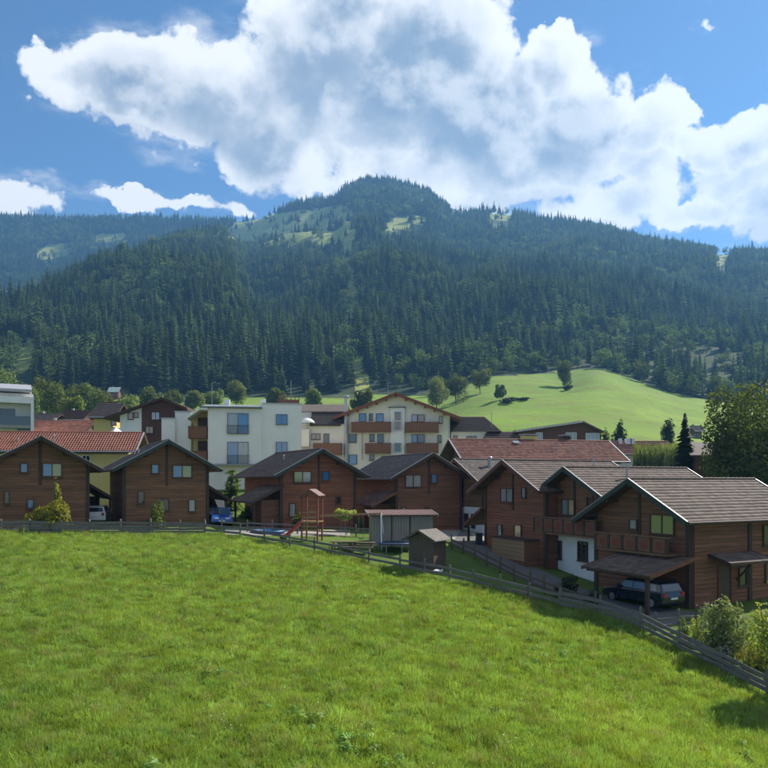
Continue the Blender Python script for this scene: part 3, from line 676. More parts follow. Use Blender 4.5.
def tile_part(parent, slopes, y0, y1, m, seed, tw=.31, tl=.34, th=.009):
    g = random.Random(seed); V = []; Q = []
    for s in slopes:
        v, q = tiles_mb(*s, y0, y1, g, tw, tl, th); o = len(V); V += v; Q += [tuple(i + o for i in f) for f in q]
    ob = bpy.data.objects.new('roof_tiles', tone(mesh_np('roof_tiles', V, Q, [m]), 2, seed)); link(ob, parent); ob['kind'] = 'stuff'; return ob
def gable_roof(root, Hh, k, Wl, Wr, L, y0=0.0, t=.16, tile='tile_brown', trim='trim_brown', seed=1, soff='soffit', tw=.31, tl=.34, flash=True, board=.26, gutters=True, th=.009):
    mb = MB(); pts = [(-Wl, Hh - k * Wl), (0, Hh), (Wr, Hh - k * Wr), (Wr, Hh - k * Wr - t), (0, Hh - t), (-Wl, Hh - k * Wl - t)]
    mb.prism([pts[0], pts[1], pts[4], pts[5]], y0, y0 + L); mb.prism([pts[1], pts[2], pts[3], pts[4]], y0, y0 + L)
    roof = mb.build('roof', soff, root)
    tile_part(roof, [(0, Hh, -Wl, Hh - k * Wl), (0, Hh, Wr, Hh - k * Wr)], y0 + .02, y0 + L - .02, tile, seed, tw, tl, th)
    for sx, W in ((-1, Wl), (1, Wr)):
        n = Vector((sx * k, 0, 1)).normalized()
        for yy in (y0 - .03, y0 + L + .03):
            b = MB(); b.beam(Vector((0, yy, Hh)) - n * (board / 2 - .03), Vector((sx * W, yy, Hh - k * W)) - n * (board / 2 - .03), .055, board, up=n); b.build('bargeboard', trim, roof)
            if flash: b = MB(); b.beam(Vector((0, yy, Hh)) + n * .062, Vector((sx * W, yy, Hh - k * W)) + n * .055, .07, .035, up=n); b.build('verge_flashing', 'flashing', roof)
        if gutters: b = MB(); b.tube((sx * (W + .07), y0 + .02, Hh - k * W - .05), (sx * (W + .07), y0 + L - .02, Hh - k * W - .05), .07, n=7); b.build('gutter', 'trim_brown', roof)
    rc = MB(); g = random.Random(seed); n = int(L / .4)
    for i in range(n): a = y0 + L * i / n; rc.tube((0, a + .01, Hh + .005), (0, a + L / n + .02, Hh + .015 + g.uniform(0, .012)), .10, .115, 7)
    rc.build('ridge_cap', tile, roof, kind='stuff'); return roof

def chalet(label, X, Y, zg, psi, Hh, k, Wl, Wr, L, wl, wr, fo=1.0, bo=.8, wall='log_wood', trim='trim_brown', tile='tile_brown', seed=1, plinth=0.0, wall_low=None, tw=.31):
    fr = Fr(X, Y, zg, psi); root = thing('chalet', label, 'chalet', fr.o, fr.rz, 'timber chalets of the holiday village'); t = .16
    zt = lambda x: Hh - t - k * abs(x)
    if wall_low: low = MB().box(-wl, wr, fo, L - bo, -1.2, plinth); low.build('wall', wall_low, root)
    zb = plinth if wall_low else -1.0
    core = MB().prism([(-wl, zb), (wr, zb), (wr, zt(wr)), (0, zt(0)), (-wl, zt(wl))], fo + (.004 if wall_low else 0), L - bo)
    core.build('wall', wall, root)
    if not wall_low and plinth > 0: MB().box(-wl - .06, wr + .06, fo - .06, L - bo + .06, -1.0, plinth).build('plinth', 'concrete', root)
    g = random.Random(seed); lg = MB(); z = max(plinth, 0.02); ch = .23
    while z < Hh - t - .2:
        top = z + ch - .03; a = min(wl, max(0, (Hh - t - top) / k)); b = min(wr, max(0, (Hh - t - top) / k)); e = g.uniform(.028, .05)
        if a + b > .3: lg.box(-a, b, fo - e, fo + .003, z, top)
        if top < zt(wr): lg.box(wr - .003, wr + g.uniform(.028, .05), fo + .02, L - bo, z, top)
        if top < zt(wl): lg.box(-wl - g.uniform(.028, .05), -wl + .003, fo + .02, L - bo, z, top)
        z += ch
    lo = lg.build('log_courses', wall, root, kind='stuff'); tone(lo.data, 6, seed)
    for sx, W in ((-1, wl), (1, wr)):
        MB().box(sx * W - .13, sx * W + .13, fo - .10, fo + .16, max(zb, -.6), zt(W) - .05).build('corner_post', 'beam_wood', root)
    MB().box(-.10, .10, fo - .085, fo + .01, Hh * .47, Hh - t - .05).build('gable_post', 'beam_wood', root)
    for x in (-wl + .05, -wl * .5, 0, wr * .5, wr - .05):
        zz = zt(x); MB().box(x - .085, x + .085, .06, fo + .2, zz - .22 - k * .09, zz - .012 - k * .09).build('purlin', 'beam_wood', root)
    gable_roof(root, Hh, k, Wl, Wr, L, t=t, tile=tile, trim=trim, seed=seed, tw=tw)
    root['fo'] = fo; return fr, root
def lean_to(root, side, xw, y0, y1, z1, z0, out, mat_r='tile_brown', trim='trim_brown', posts=True, seed=3, ground=-1.0, wallbox=None):
    """roof that falls away from the side wall x=xw; posts under its outer edge"""
    s = side; mb = MB(); xo = xw + s * out; r = MB().prism([(xw, z1), (xo, z0), (xo, z0 - .12), (xw, z1 - .12)], y0, y1).build('lean_to_roof', 'soffit', root)
    tile_part(r, [(xw, z1, xo, z0)], y0 + .02, y1 - .02, mat_r, seed)
    n = Vector((s * (z1 - z0), 0, out)).normalized()
    for yy in (y0 - .03, y1 + .03): MB().beam(Vector((xw, yy, z1)) - n * .08, Vector((xo, yy, z0)) - n * .08, .05, .22, up=n).build('bargeboard', trim, r)
    if posts:
        for yy in (y0 + .25, y1 - .25): MB().box(xo - s * .35 - .08, xo - s * .35 + .08, yy - .08, yy + .08, ground, z0 - .02).build('post', 'beam_wood', root)
    if wallbox: MB().box(*wallbox).build('store_or_shade_wall', 'log_wood', root)  # timber stores at C and D; added shade backing at A
    return r
def balcony(root, x0, x1, yf, yw, z0, z1, slat='panel_wood', panels=0, pm='panel_red', name='balcony', rail='panel_wood', bw=.13, gap=.012):
    """floor, top rail, boards across the front and the two ends"""
    b = MB().box(x0, x1, yf, yw, z0, z0 + .14); b = b.build(name, rail, root)
    MB().box(x0 - .05, x1 + .05, yf - .07, yf + .09, z1 - .09, z1).build('rail', rail, b)
    for x in (x0, x1): MB().box(x - .045, x + .045, yf + .092, yw, z1 - .085, z1 - .004).build('rail', rail, b)
    g = random.Random(int(x0 * 10)); n = max(2, int((x1 - x0) / (bw + gap))); st = (x1 - x0) / n
    if panels:
        pw = (x1 - x0) / panels
        for i in range(panels):
            a = x0 + i * pw + .12; c = x0 + (i + 1) * pw - .12
            pp = MB().box(a, c, yf - .02, yf + .03, z0 + .18, z1 - .13).build('panel', rail, b)
            q = MB(); q.box(a + .14, c - .14, yf - .045, yf - .018, z0 + .32, z1 - .27)
            for kx in (-1, 0, 1): m_ = (a + c) / 2 + kx * .12; q.prism([(m_ - .05, z0 + .42), (m_, z0 + .36), (m_ + .05, z0 + .42), (m_, z1 - .35)], yf - .065, yf - .04)
            q.build('carving', pm, pp)
        for i in range(panels + 1): x = x0 + i * pw; MB().box(x - .09, x + .09, yf - .035, yf + .06, z0 + .141, z1 - .091).build('baluster', 'beam_wood', b)
    else:
        q = MB()
        for i in range(n): a = x0 + i * st; q.box(a + gap / 2, a + st - gap / 2, yf - .02 - g.uniform(0, .012), yf + .02, z0 - .06, z1 - .1)
        m_ = max(1, int((yw - yf) / (bw + gap))); sy = (yw - yf) / m_
        for x in (x0, x1):
            for i in range(m_): a = yf + .03 + i * sy; q.box(x - .02, x + .02, a + gap, a + sy - gap, z0 - .06, z1 - .1)
        q.build('boards', slat, b, kind='stuff')
    return b
def railing(root, x0, x1, y, z0, z1, step=.12):
    b = MB(); b.box(x0, x1, y - .02, y + .02, z1 - .04, z1); b.box(x0, x1, y - .02, y + .02, z0, z0 + .04)
    n = int((x1 - x0) / step)
    for i in range(n + 1): x = x0 + (x1 - x0) * i / n; b.box(x - .012, x + .012, y - .012, y + .012, z0 + .04, z1 - .04)
    return b.build('railing', 'iron', root)
def vent(roof_root, x, y, z, h=.5, r=.07): MB().tube((x, y, z - .2), (x, y, z + h), r, n=8).tube((x, y, z + h + .02), (x, y, z + h + .10), r * 1.7, r * 1.3, 8).build('vent_pipe', 'zinc', roof_root)
def antenna(root, x, y, z0, h, bars=True):
    b = MB().tube((x, y, z0), (x, y, z0 + h), .035, n=6)
    if bars:
        for i, q in enumerate((.55, .68, .8, .92)): b.tube((x - .7 + i * .1, y, z0 + h * q), (x + .7 - i * .1, y, z0 + h * q), .022, n=5)
        b.tube((x, y - .5, z0 + h * .74), (x, y + .5, z0 + h * .74), .02, n=5)
    b.build('antenna', 'zinc', root)

# ------------------------------------------------------------------ the seven front chalets and the one behind
WR = {}
def pw(fr, root, px0, py0, px1, py1, ly, **kw): return window(root, *fr.rect(px0, py0, px1, py1, ly), ly, **kw)
# A: leftmost
fr, r = chalet('dark timber chalet at the left edge behind the tall yellow-green bush', -26.4, 57.0, ZC - 3.65, -30, 7.0, .56, 4.7, 4.6, 12, 3.5, 3.5, trim='trim_brown', seed=1, wall='log_wood_dark'); FA, RA = fr, r
pw(fr, r, 21, 464, 27, 472, 1.0, n=1, pane='glass_sky_tint'); pw(fr, r, 43, 464, 61, 476, 1.0, n=2, panes=['glass_sky_tint', 'glass_green'])
pw(fr, r, 5, 492, 8.5, 503, 1.0, n=1); pw(fr, r, 28, 500, 33, 508, 1.0, n=1, pane='glass_sky_tint')
lean_to(r, 1, 3.5, 2.2, 9.5, 3.55, 2.1, 2.3, seed=31, posts=True, wallbox=(3.56, 5.7, 9.2, 9.4, -.5, 2.15))  # rear wallbox added as dark backing for the carport's deep shade
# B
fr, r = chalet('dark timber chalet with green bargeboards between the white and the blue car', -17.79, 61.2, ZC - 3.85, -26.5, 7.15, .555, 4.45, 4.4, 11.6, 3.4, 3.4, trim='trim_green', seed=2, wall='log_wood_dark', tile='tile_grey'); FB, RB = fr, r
pw(fr, r, 152, 465, 158, 473, 1.0, n=1, pane='glass_sky_tint'); pw(fr, r, 173, 466, 191, 477, 1.0, n=2, panes=['glass_sky_tint', 'glass_green'])
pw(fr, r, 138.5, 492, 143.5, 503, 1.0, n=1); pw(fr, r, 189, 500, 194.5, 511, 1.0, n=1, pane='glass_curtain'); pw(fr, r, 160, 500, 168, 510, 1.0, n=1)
lean_to(r, 1, 3.4, 1.8, 8.5, 3.6, 2.1, 2.3, seed=32)
for q in (1.2, 3.6): vent(r, -1.8, q + 3, 6.0, .35, .06)
# C
fr, r = chalet('brown timber chalet behind the playground tower', -5.35, 64.9, ZC - 4.33, -27.2, 7.05, .53, 4.5, 4.5, 12.6, 3.5, 3.5, trim='trim_green', seed=3, tile='tile_brown', wall='log_wood_red'); FC, RC = fr, r
pw(fr, r, 294, 472, 310.5, 482, 1.0, n=2, panes=['glass_green', 'glass_curtain']); pw(fr, r, 322.5, 472, 328.5, 480, 1.0, n=1, pane='glass_sky_tint')
pw(fr, r, 289.5, 504, 294.5, 516, 1.0, n=1, pane='glass_curtain'); pw(fr, r, 336, 497, 340, 503, 1.0, n=1)
lean_to(r, -1, -3.5, .4, 6.5, 3.9, 2.45, 2.9, seed=33, trim='beam_wood', wallbox=(-5.2, -3.56, 1.3, 4.0, -.5, 2.6))
MB().box(-3.62, -3.54, 2.0, 2.9, 0, 2.1).build('door', 'frame_wood', r)
vent(r, -1.5, 6, 6.2, .4)
# D
fr, r = chalet('brown timber chalet behind the flat-roofed playground shed', 4.5, 67.5, ZC - 4.7, -21, 7.15, .56, 4.2, 4.2, 13.2, 3.25, 3.25, trim='trim_brown', seed=4, tile='tile_grey', wall='log_wood'); FD, RD = fr, r
pw(fr, r, 405.5, 475.5, 420.5, 486.5, 1.0, n=2, pane='glass_curtain'); pw(fr, r, 431.5, 474.5, 436, 482.5, 1.0, n=1, pane='glass_sky_tint')
pw(fr, r, 401.5, 507.5, 405, 514, 1.0, n=1, pane='glass_curtain'); pw(fr, r, 425, 508, 430, 516, 1.0, n=1)
lean_to(r, -1, -3.25, .6, 6.5, 3.7, 2.4, 2.6, seed=34, trim='log_wood_red', wallbox=(-4.9, -3.31, 2.2, 5.0, -.5, 2.5))
# H: behind, between D and E
fr, r = chalet('grey-roofed chalet with white ground floor half hidden between two brown chalets', 6.6, 69.5, ZC - 5.0, 64, 6.95, .52, 4.8, 4.3, 10.5, 3.6, 3.4, trim='log_wood', seed=8, plinth=2.5, wall_low='plaster_white', tile='tile_grey', wall='log_wood_dark'); FH, RH = fr, r
for y0 in (2.1, 3.3, 4.8): window(r, y0, y0 + .45, .7, 1.8, 3.4, side=1, n=1, sill=False)
for y0 in (1.6, 2.4, 3.4): window(r, *sorted((fr.fx(463 + (y0 - 1.6) * 6, 505, 3.4)[0],) * 2)[:1], fr.fx(463 + (y0 - 1.6) * 6, 505, 3.4)[0] + .5, .8, 1.9, 3.4, side=1, n=1, sill=False) if False else None
for px in (-2.3, -1.3, .4, 1.6): window(r, px, px + .45, .6, 1.8, 1.0, n=1, sill=False)
vent(r, 1.4, 3.0, 6.4, .7, .16); vent(r, 2.6, 4.5, 5.6, .4)
# E
fr, r = chalet('red-brown timber chalet with a wooden storage box at its foot', 8.72, 54.6, ZC - 5.5, 65, 6.95, .50, 5.0, 4.45, 10.3, 3.7, 3.85, trim='trim_red', seed=5, tile='tile_brown', wall='log_wood_red'); FE, RE = fr, r
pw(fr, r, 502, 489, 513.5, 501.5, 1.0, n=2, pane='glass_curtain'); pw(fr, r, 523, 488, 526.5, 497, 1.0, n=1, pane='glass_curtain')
pw(fr, r, 499, 525, 502.5, 538, 1.0, n=1, pane='glass_curtain'); pw(fr, r, 515.5, 525.5, 522, 538, 1.0, n=1, pane='glass_warm_reflection')
lean_to(r, -1, -3.7, .5, 5.5, 3.3, 1.9, 2.6, seed=35, trim='trim_red', ground=-.6)
vent(r, 1.6, 7.2, 6.1, .9, .05)
# F
fr, r = chalet('timber chalet with white ground floor and red-panelled balcony', 12.1, 49.9, ZC - 6.5, 64.5, 7.35, .52, 4.75, 4.0, 11.4, 3.4, 3.25, trim='trim_green', seed=6, plinth=2.75, wall_low='plaster_white', tile='tile_brown'); FF, RF = fr, r
a = fr.rect(534, 516.5, 596, 533.5, -.15); balcony(r, a[0], 3.3, -.15, 1.0, 2.75, 3.95, panels=6)
pw(fr, r, 563.5, 500, 575.5, 514.5, 1.0, n=2, panes=['glass_curtain', 'glass_warm_reflection'], sill=False); pw(fr, r, 588, 497, 593.5, 506, 1.0, n=1, frame='panel_wood')
pw(fr, r, 556.5, 541.5, 561.5, 558, 1.0, n=1, frame='frame_wood'); pw(fr, r, 579.5, 542.5, 587.5, 560, 1.0, n=2)
vent(r, 1.5, 4.2, 6.5, .95, .06); vent(r, 2.5, 6.0, 6.0, .5, .05)
MB().box(-3.9, -3.42, .7, 1.6, -1.2, .5).build('low_wall', 'plaster_white', r)
# G: nearest
fr, r = chalet('nearest timber chalet with a carport in front, at the right edge', 14.47, 43.9, ZC - 7.05, 62, 7.1, .555, 4.8, 4.25, 11.55, 3.6, 3.5, trim='trim_green', seed=7, tile='tile_brown', tw=.33); FG, RG = fr, r
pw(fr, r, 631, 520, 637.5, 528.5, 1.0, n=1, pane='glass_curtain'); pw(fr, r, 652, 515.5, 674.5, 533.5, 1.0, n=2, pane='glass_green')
a = fr.rect(611, 536.5, 674, 556.5, -.05); balcony(r, -2.6, 2.9, -.05, 1.0, 2.75, 3.85, panels=5)
# carport roof against the gable
cp = MB().prism([(1.0, 2.75), (-2.45, 1.95), (-2.45, 1.83), (1.0, 2.63)], -1.2, 3.9, axis='x').build('carport_roof', 'soffit', r)
V, Q = tiles_mb(-1.0, 2.75, 2.45, 1.95, -1.2, 3.9, random.Random(4)); V = [(y, -x, z) for x, y, z in V]
o = bpy.data.objects.new('roof_tiles', tone(mesh_np('roof_tiles', V, Q, ['tile_brown']), 2, 3)); link(o, cp); o['kind'] = 'stuff'
for x in (-1.23, 3.93): MB().beam((x, 1.0, 2.68), (x, -2.5, 1.87), .05, .22).build('bargeboard', 'log_wood', cp)
for x in (-.35, 3.45): MB().box(x - .09, x + .09, -2.25, -2.07, -1.3, 1.95).build('post', 'beam_wood', r)
MB().box(-1.1, 3.8, -2.24, -2.1, 1.70, 1.84).build('carport_beam', 'beam_wood', r)
# side wall: small porch roof, door, windows, downpipe
lean_to(r, 1, 3.5, 2.6, 6.4, 2.85, 2.45, 1.5, seed=36, posts=False)
window(r, 3.4, 4.4, 0.05, 2.1, 3.5, side=1, n=1, pane='frame_wood', frame='log_wood_red', sill=False, name='door'); window(r, 5.2, 5.8, .9, 1.9, 3.5, side=1, n=1)
for y0 in (5.0,): MB().beam((3.52, y0, 1.2), (4.7, y0, 2.5), .08, .1).build('bracket', 'beam_wood', r)
MB().box(3.48, 3.62, 6.0, 6.3, -.5, 4.6).build('wall_post', 'beam_wood', r)
window(r, 7.4, 8.6, 3.2, 4.3, 3.5, side=1, n=2); window(r, 7.6, 8.4, 1.0, 2.0, 3.5, side=1, n=2)
MB().tube((3.72, 1.15, -.3), (3.72, 1.15, 4.7), .045, n=7).build('downpipe', 'trim_brown', r)
MB().box(-.2, .25, .93, 1.0, 1.2, 1.45).build('wall_lamp', 'frame_white', r)
# eighth: gable roof beyond the nearest one, cut by the right edge
fr, r = chalet('timber chalet behind the nearest one, cut by the right edge of the picture', 30.5, 50.5, ZC - 7.3, 62, 7.3, .52, 4.4, 4.4, 10, 3.4, 3.4, seed=9)
# ------------------------------------------------------------------ village behind the chalets
def base(px, Y, psi=0.0, dz=0.0):
    x = (px - CX) / F * Y; return Fr(x, Y, H(x, Y) + dz, psi)
# long house with the orange-red tiled roof behind the two left chalets (ridge parallel to the picture)
fr = base(60, 79, -6); r = thing('house', 'long ochre house under a bright orange-red tiled roof, behind the leftmost chalets', 'house', fr.o, fr.rz)
x0 = fr.fy(-60, 440, -2.0)[0]; x1 = fr.fy(139.5, 440, -2.0)[0]; zr = fr.fy(60, 432.5, 0)[1]; ze = fr.fy(60, 451, -3.6)[1]
def cross_roof(root, x0, x1, zr, ze, yf, yb, tile, seed, tw=.26, tl=.42, soff='soffit', th=.06, fl=True, trim='trim_brown'):
    """gable roof whose ridge runs along local x at y=0, eaves at y=yf (front) and yb"""
    zb = zr - (zr - ze) * abs(yb / yf); t = .16
    rf = MB(); rf.prism([(0, zr), (yf, ze), (yf, ze - t), (0, zr - t)], x0, x1, axis='x'); rf.prism([(0, zr), (yb, zb), (yb, zb - t), (0, zr - t)], x0, x1, axis='x'); rf = rf.build('roof', soff, root)
    V, Q = tiles_mb(0, zr, -yf, ze, x0 + .02, x1 - .02, random.Random(seed), tw, tl, th); V = [(y, -x, z) for x, y, z in V]
    o = bpy.data.objects.new('roof_tiles', tone(mesh_np('roof_tiles', V, Q, [tile]), 2, seed)); link(o, rf); o['kind'] = 'stuff'
    for x in (x0 - .03, x1 + .03):
        for yy, zz in ((yf, ze), (yb, zb)):
            MB().beam((x, 0, zr - .08), (x, yy, zz - .08), .05, .24).build('bargeboard', trim, rf)
            if fl: MB().beam((x, 0, zr + .07), (x, yy, zz + .07), .13, .05).build('verge_flashing', 'flashing', rf)
    MB().tube((x0, yf - .08, ze - .05), (x1, yf - .08, ze - .05), .075, n=7).build('gutter', 'zinc', rf)
    MB().tube((x0 + .02, 0, zr + .02), (x1 - .02, 0, zr + .02), .12, n=7).build('ridge_cap', tile, rf)
    return rf
def ribs(parent, x0, x1, zr, ze, yf, step, m):      # roll of each pantile column
    q = MB(); n = int((x1 - x0) / step)
    for i in range(n): x = x0 + step * (i + .5); q.tube((x, 0, zr + .05), (x, yf, ze + .06), .055, n=5)
    q.build('tile_rolls', m, parent, kind='stuff')
rf = cross_roof(r, x0, x1, zr, ze, -3.6, 5.0, 'tile_red', 51); ribs(rf, x0, x1, zr, ze, -3.6, .27, 'tile_red')
MB().box(x0 + .8, x1 - 1.0, -2.9, 4.2, -3, ze - .25).build('wall', 'plaster_ochre', r)
MB().prism([(-2.9, ze - .25), (4.2, ze - .3), (0, zr - .3)], x0 + .8, x1 - 1.0, axis='x').build('gable_wall', 'plaster_ochre', r)
for px, py in ((18, 444), (54, 440)): x, z = fr.fy(px, py, -1.8); vent(r, x, -1.8, z + .1, .4, .06)
a = fr.rect(83, 456, 90, 464, -2.9); window(r, *a, -2.9, n=2, frame='frame_white'); a = fr.rect(64, 456, 70, 464, -2.9); window(r, *a, -2.9, n=2, frame='frame_white')
# modern white flats at the left edge
fr = base(10, 112, -27); r = thing('apartment_house', 'modern white flats with flat metal roof and glazed balcony at the left edge', 'building', fr.o, fr.rz)
xl = fr.fy(-70, 400, 0)[0]; xr = fr.fy(34, 400, 0)[0]; Z = lambda y, ly=0: fr.fy(20, y, ly)[1]
MB().box(xl, xr, 2.2, 12, -3, Z(392)).build('wall', 'plaster_white', r)
MB().box(xl - .5, fr.fy(32, 390, 1)[0], .8, 12.4, Z(391.5, .8), Z(389, .8)).build('roof', 'zinc', r)
MB().prism([(.8, Z(389, .8)), (12.4, Z(389, .8)), (12.4, Z(389, .8) + 1.5), (6, Z(389, .8) + 1.3)], xl, fr.fy(32, 390, 1)[0], axis='x').build('roof_sheet', 'flashing', r)
MB().box(xl, xr - .02, 0, 2.2, Z(403), Z(396.5)).build('parapet', 'plaster_white', r)
MB().box(xr - .45, xr, .05, 2.2, -3, Z(403)).build('pillar', 'plaster_white', r)
MB().box(xl, xr - .47, 0.1, 2.2, Z(428), Z(425)).build('balcony_floor', 'concrete', r)
MB().box(xl, fr.fy(32, 420, .2)[0], .2, .26, Z(425) + .05, Z(416)).build('balustrade', 'glass_dark', r)
a = fr.rect(-12, 409, 14.5, 423.5, 2.2); window(r, *a, 2.2, n=4, frame='frame_grey'); a = fr.rect(18, 427, 30, 431, 2.2); window(r, *a, 2.2, n=2, frame='frame_grey')
# white and brown house with broad gable
fr = base(164, 104, 0); r = thing('house', 'house half white plaster and half brown boards under one broad brown gable roof', 'house', fr.o, fr.rz)
Z = lambda px, py, ly=0: fr.fy(px, py, ly); ap = Z(164, 397.5, -1)[1]; lx, lz = Z(104, 417.5, -1); rx, rz_ = Z(187, 408, -1)
sl = (ap - lz) / -lx
mb = MB(); t = .25
for (xa, za) in ((lx, lz), (rx, rz_)): mb.prism([(0, ap), (xa, za), (xa, za - t), (0, ap - t)], -1, 11)
rf = mb.build('roof', 'soffit', r); tile_part(rf, [(0, ap, lx, lz), (0, ap, rx, rz_)], -.98, 10.98, 'tile_brown', 52)
for (xa, za) in ((lx, lz), (rx, rz_)): MB().beam((0, -1.03, ap - .1), (xa, -1.03, za - .1), .05, .3).build('bargeboard', 'trim_brown', rf)
xb = Z(142, 420)[0]; xw = Z(120, 420)[0]; xe = Z(176, 420)[0]
def zroof(x): return (ap - .26 + (lz - ap) / lx * x) if x < 0 else (ap - .26 + (rz_ - ap) / rx * x)
MB().prism([(xw, -3), (xb - .003, -3), (xb - .003, zroof(xb)), (xw, zroof(xw))], 0, 10.5).build('wall', 'plaster_white', r)
MB().prism([(xb, -3), (xe, -3), (xe, zroof(xe)), (0, zroof(0)), (xb, zroof(xb))], -.1, 10.5).build('timber_wall', 'wood_siding_red', r)
n = int((xe - xb) / .22); q = MB()
for i in range(n): x = xb + (xe - xb) * i / n; q.box(x, x + .03, -.13, -.09, -3, zroof(x + .015) - .05)
q.build('cladding_strips', 'beam_wood', r, kind='stuff')
for rc in ((128.5, 413, 133, 419), (134.8, 413, 138, 417)): window(r, *fr.rect(*rc, 0), 0, n=1)
window(r, *fr.rect(152, 412.5, 159.5, 419.5, -.1), -.1, n=2, pane='glass_sky_tint'); window(r, *fr.rect(146, 427, 153, 433, -.1), -.1, n=2)
# its neighbour: small house with light brown roof and dark gable
fr = base(112, 112, 0); r = thing('house', 'small house with pale brown roof and dark gable left of the white and brown house', 'house', fr.o, fr.rz)
zr = fr.fy(110, 404, 0)[1]; ze = fr.fy(110, 417, -4)[1]; x0 = fr.fy(98, 410, 0)[0]; x1 = fr.fy(124, 410, 0)[0]
cross_roof(r, x0, x1, zr, ze, -4, 4.5, 'tile_far', 53, fl=False); MB().box(x0 + .6, x1 - .5, -3.2, 3.6, -3, ze - .2).build('wall', 'plaster_ochre', r)
MB().prism([(-3.2, ze - .2), (3.6, ze - .2), (0, zr - .3)], x0 + .55, x1 - .5, axis='x').build('gable_wall', 'wood_siding_red', r)
MB().box(fr.fy(103, 403, 1)[0], fr.fy(118, 403, 1)[0], .8, 1.6, zr - .3, zr + .35).build('chimney', 'trim_brown', r)
window(r, *fr.rect(112, 420, 116, 425, -3.2), -3.2, n=1)
# white rendered annex blocks
fr = base(176, 100, 0); r = thing('annex', 'plain white rendered annex blocks left of the cream flats', 'building', fr.o, fr.rz)
a = fr.rect(175, 412, 191, 450, 0); MB().box(a[0], a[1], 0, 6, -3, a[3]).build('wall', 'plaster_white', r); MB().box(a[0] - .1, a[1] + .1, -.1, 6.1, a[3], a[3] + .15).build('coping', 'zinc', r)
a = fr.rect(161.5, 418.5, 174.8, 450, -.4); MB().box(a[0], a[1] , -.4, 5, -3, a[3]).build('low_wall', 'plaster_white', r); MB().box(a[0] - .1, a[1], -.5, 5.1, a[3], a[3] + .12).build('low_coping', 'zinc', r)
# cream block of flats
fr = base(245, 95, -8); r = thing('apartment_house', 'cream rendered flats with flat roof and French windows with railings', 'building', fr.o, fr.rz)
X = lambda px, ly=0: fr.fy(px, 430, ly)[0]; Z = lambda py, ly=0: fr.fy(245, py, ly)[1]
MB().box(X(208), X(261.5), 0, 11, -3, Z(408.5)).build('wall', 'plaster_cream', r)
MB().box(X(261.5) + .003, X(301.5, .5), .5, 11, -3, Z(403.5, .5)).build('wing_wall', 'plaster_cream', r)
MB().box(X(261.5) + .1, X(301.5) + .15, .4, 11.1, Z(403.5, .5), Z(403.5, .5) + .12).build('wing_coping', 'flashing', r)
MB().box(X(200), X(262), -.5, 11.3, Z(408.4), Z(407)).build('roof', 'frame_grey', r)
MB().prism([(-.5, Z(407)), (11.3, Z(407)), (11.3, Z(407) + .9), (5, Z(407) + .75)], X(202), X(261.8), axis='x').build('roof_sheet', 'zinc', r)
MB().prism([(X(208) - .005, Z(408.4)), (X(200), Z(408.4)), (X(187), Z(418)), (X(187), Z(419.5)), (X(200), Z(410.5)), (X(208) - .005, Z(410.5))], -.4, 8).build('side_eave', 'plaster_cream', r)
MB().box(X(206.5), X(208) - .004, 1.5, 9, -3, Z(410.6)).build('side_wall', 'plaster_cream', r)
for z0, z1, dy in ((438, 426.5, 0), (462, 451, 0)): balcony(r, X(188), X(206.5) - .01, .2, 3.2, Z(z0), Z(z1), slat='orange_wood', rail='orange_wood')
for z0, z1 in ((427, 416), (451, 440)): MB().box(X(195), X(205), 3.3, 3.5, Z(z0), Z(z1)).build('balcony_door', 'frame_wood', r)
MB().box(X(190), X(206.4), 3.5, 8, -3, Z(411)).build('recess_wall', 'plaster_ochre', r)
for rc in ((228, 413.8, 248, 433.5), (228, 442.5, 248, 463.5)):
    a = fr.rect(*rc, 0); window(r, *a, 0, n=2, frame='frame_grey', panes=['glass_curtain', 'glass_sky_tint'] if rc[1] < 420 else ['glass_sky_tint', 'glass_curtain'], sill=False); railing(r, a[0] - .15, a[1] + .15, -.22, a[2] - .05, a[2] + 1.05)
for rc in ((276.5, 414.8, 287, 424), (276.5, 442.5, 287, 452)): window(r, *fr.rect(*rc, .5), .5, n=2, frame='frame_grey', pane='glass_sky_tint')
MB().box(X(214), X(261.5), -.9, 0, Z(466), Z(464)).build('ledge', 'concrete', r)
for px, py in ((227, 399.5), (263, 399)): x, z = fr.fy(px, py, 4); MB().box(x - .35, x + .35, 4, 4.7, z - 2.0, z).build('chimney', 'plaster_white', r)
a = fr.rect(279, 398, 299, 403.5, 5); q = MB()
for i in range(6): x = a[0] + (a[1] - a[0]) * i / 5; q.box(x - .05, x + .05, 5, 5.1, a[2] - .4, a[3] + (.3 if i % 2 else .6))
q.box(a[0], a[1], 5, 7, a[2] - .4, a[2] + .55); q.build('roof_terrace', 'tile_pink', r); antenna(r, fr.fy(291, 400, 6)[0], 6, a[2] - .3, 3.6, False)
# connecting building
fr = base(324, 112, 0); r = thing('house', 'low link building with dark lean-to roof between the cream flats and the yellow guesthouse', 'house', fr.o, fr.rz)
X = lambda px, ly=0: fr.fy(px, 420, ly)[0]; Z = lambda py, ly=0: fr.fy(324, py, ly)[1]
MB().box(X(299), X(345), 0, 9, -3, Z(424)).build('wall', 'plaster_yellow', r); MB().box(X(299), X(345), 3.2, 9, Z(424), Z(411, 3.2)).build('upper_wall', 'plaster_white', r)
rf = MB().prism([(3.15, Z(412.5, 3.2)), (-.6, Z(424.5, -.6)), (-.6, Z(426, -.6)), (3.15, Z(414, 3.2))], X(310), X(341), axis='x').build('roof', 'trim_brown', r)
V, Q = tiles_mb(-3.15, Z(412.5, 3.2), .6, Z(424.5, -.6), X(310), X(341), random.Random(5)); o = bpy.data.objects.new('roof_tiles', mesh_np('roof_tiles', [(y, -x, z) for x, y, z in V], Q, ['tile_grey'])); link(o, rf); o['kind'] = 'stuff'
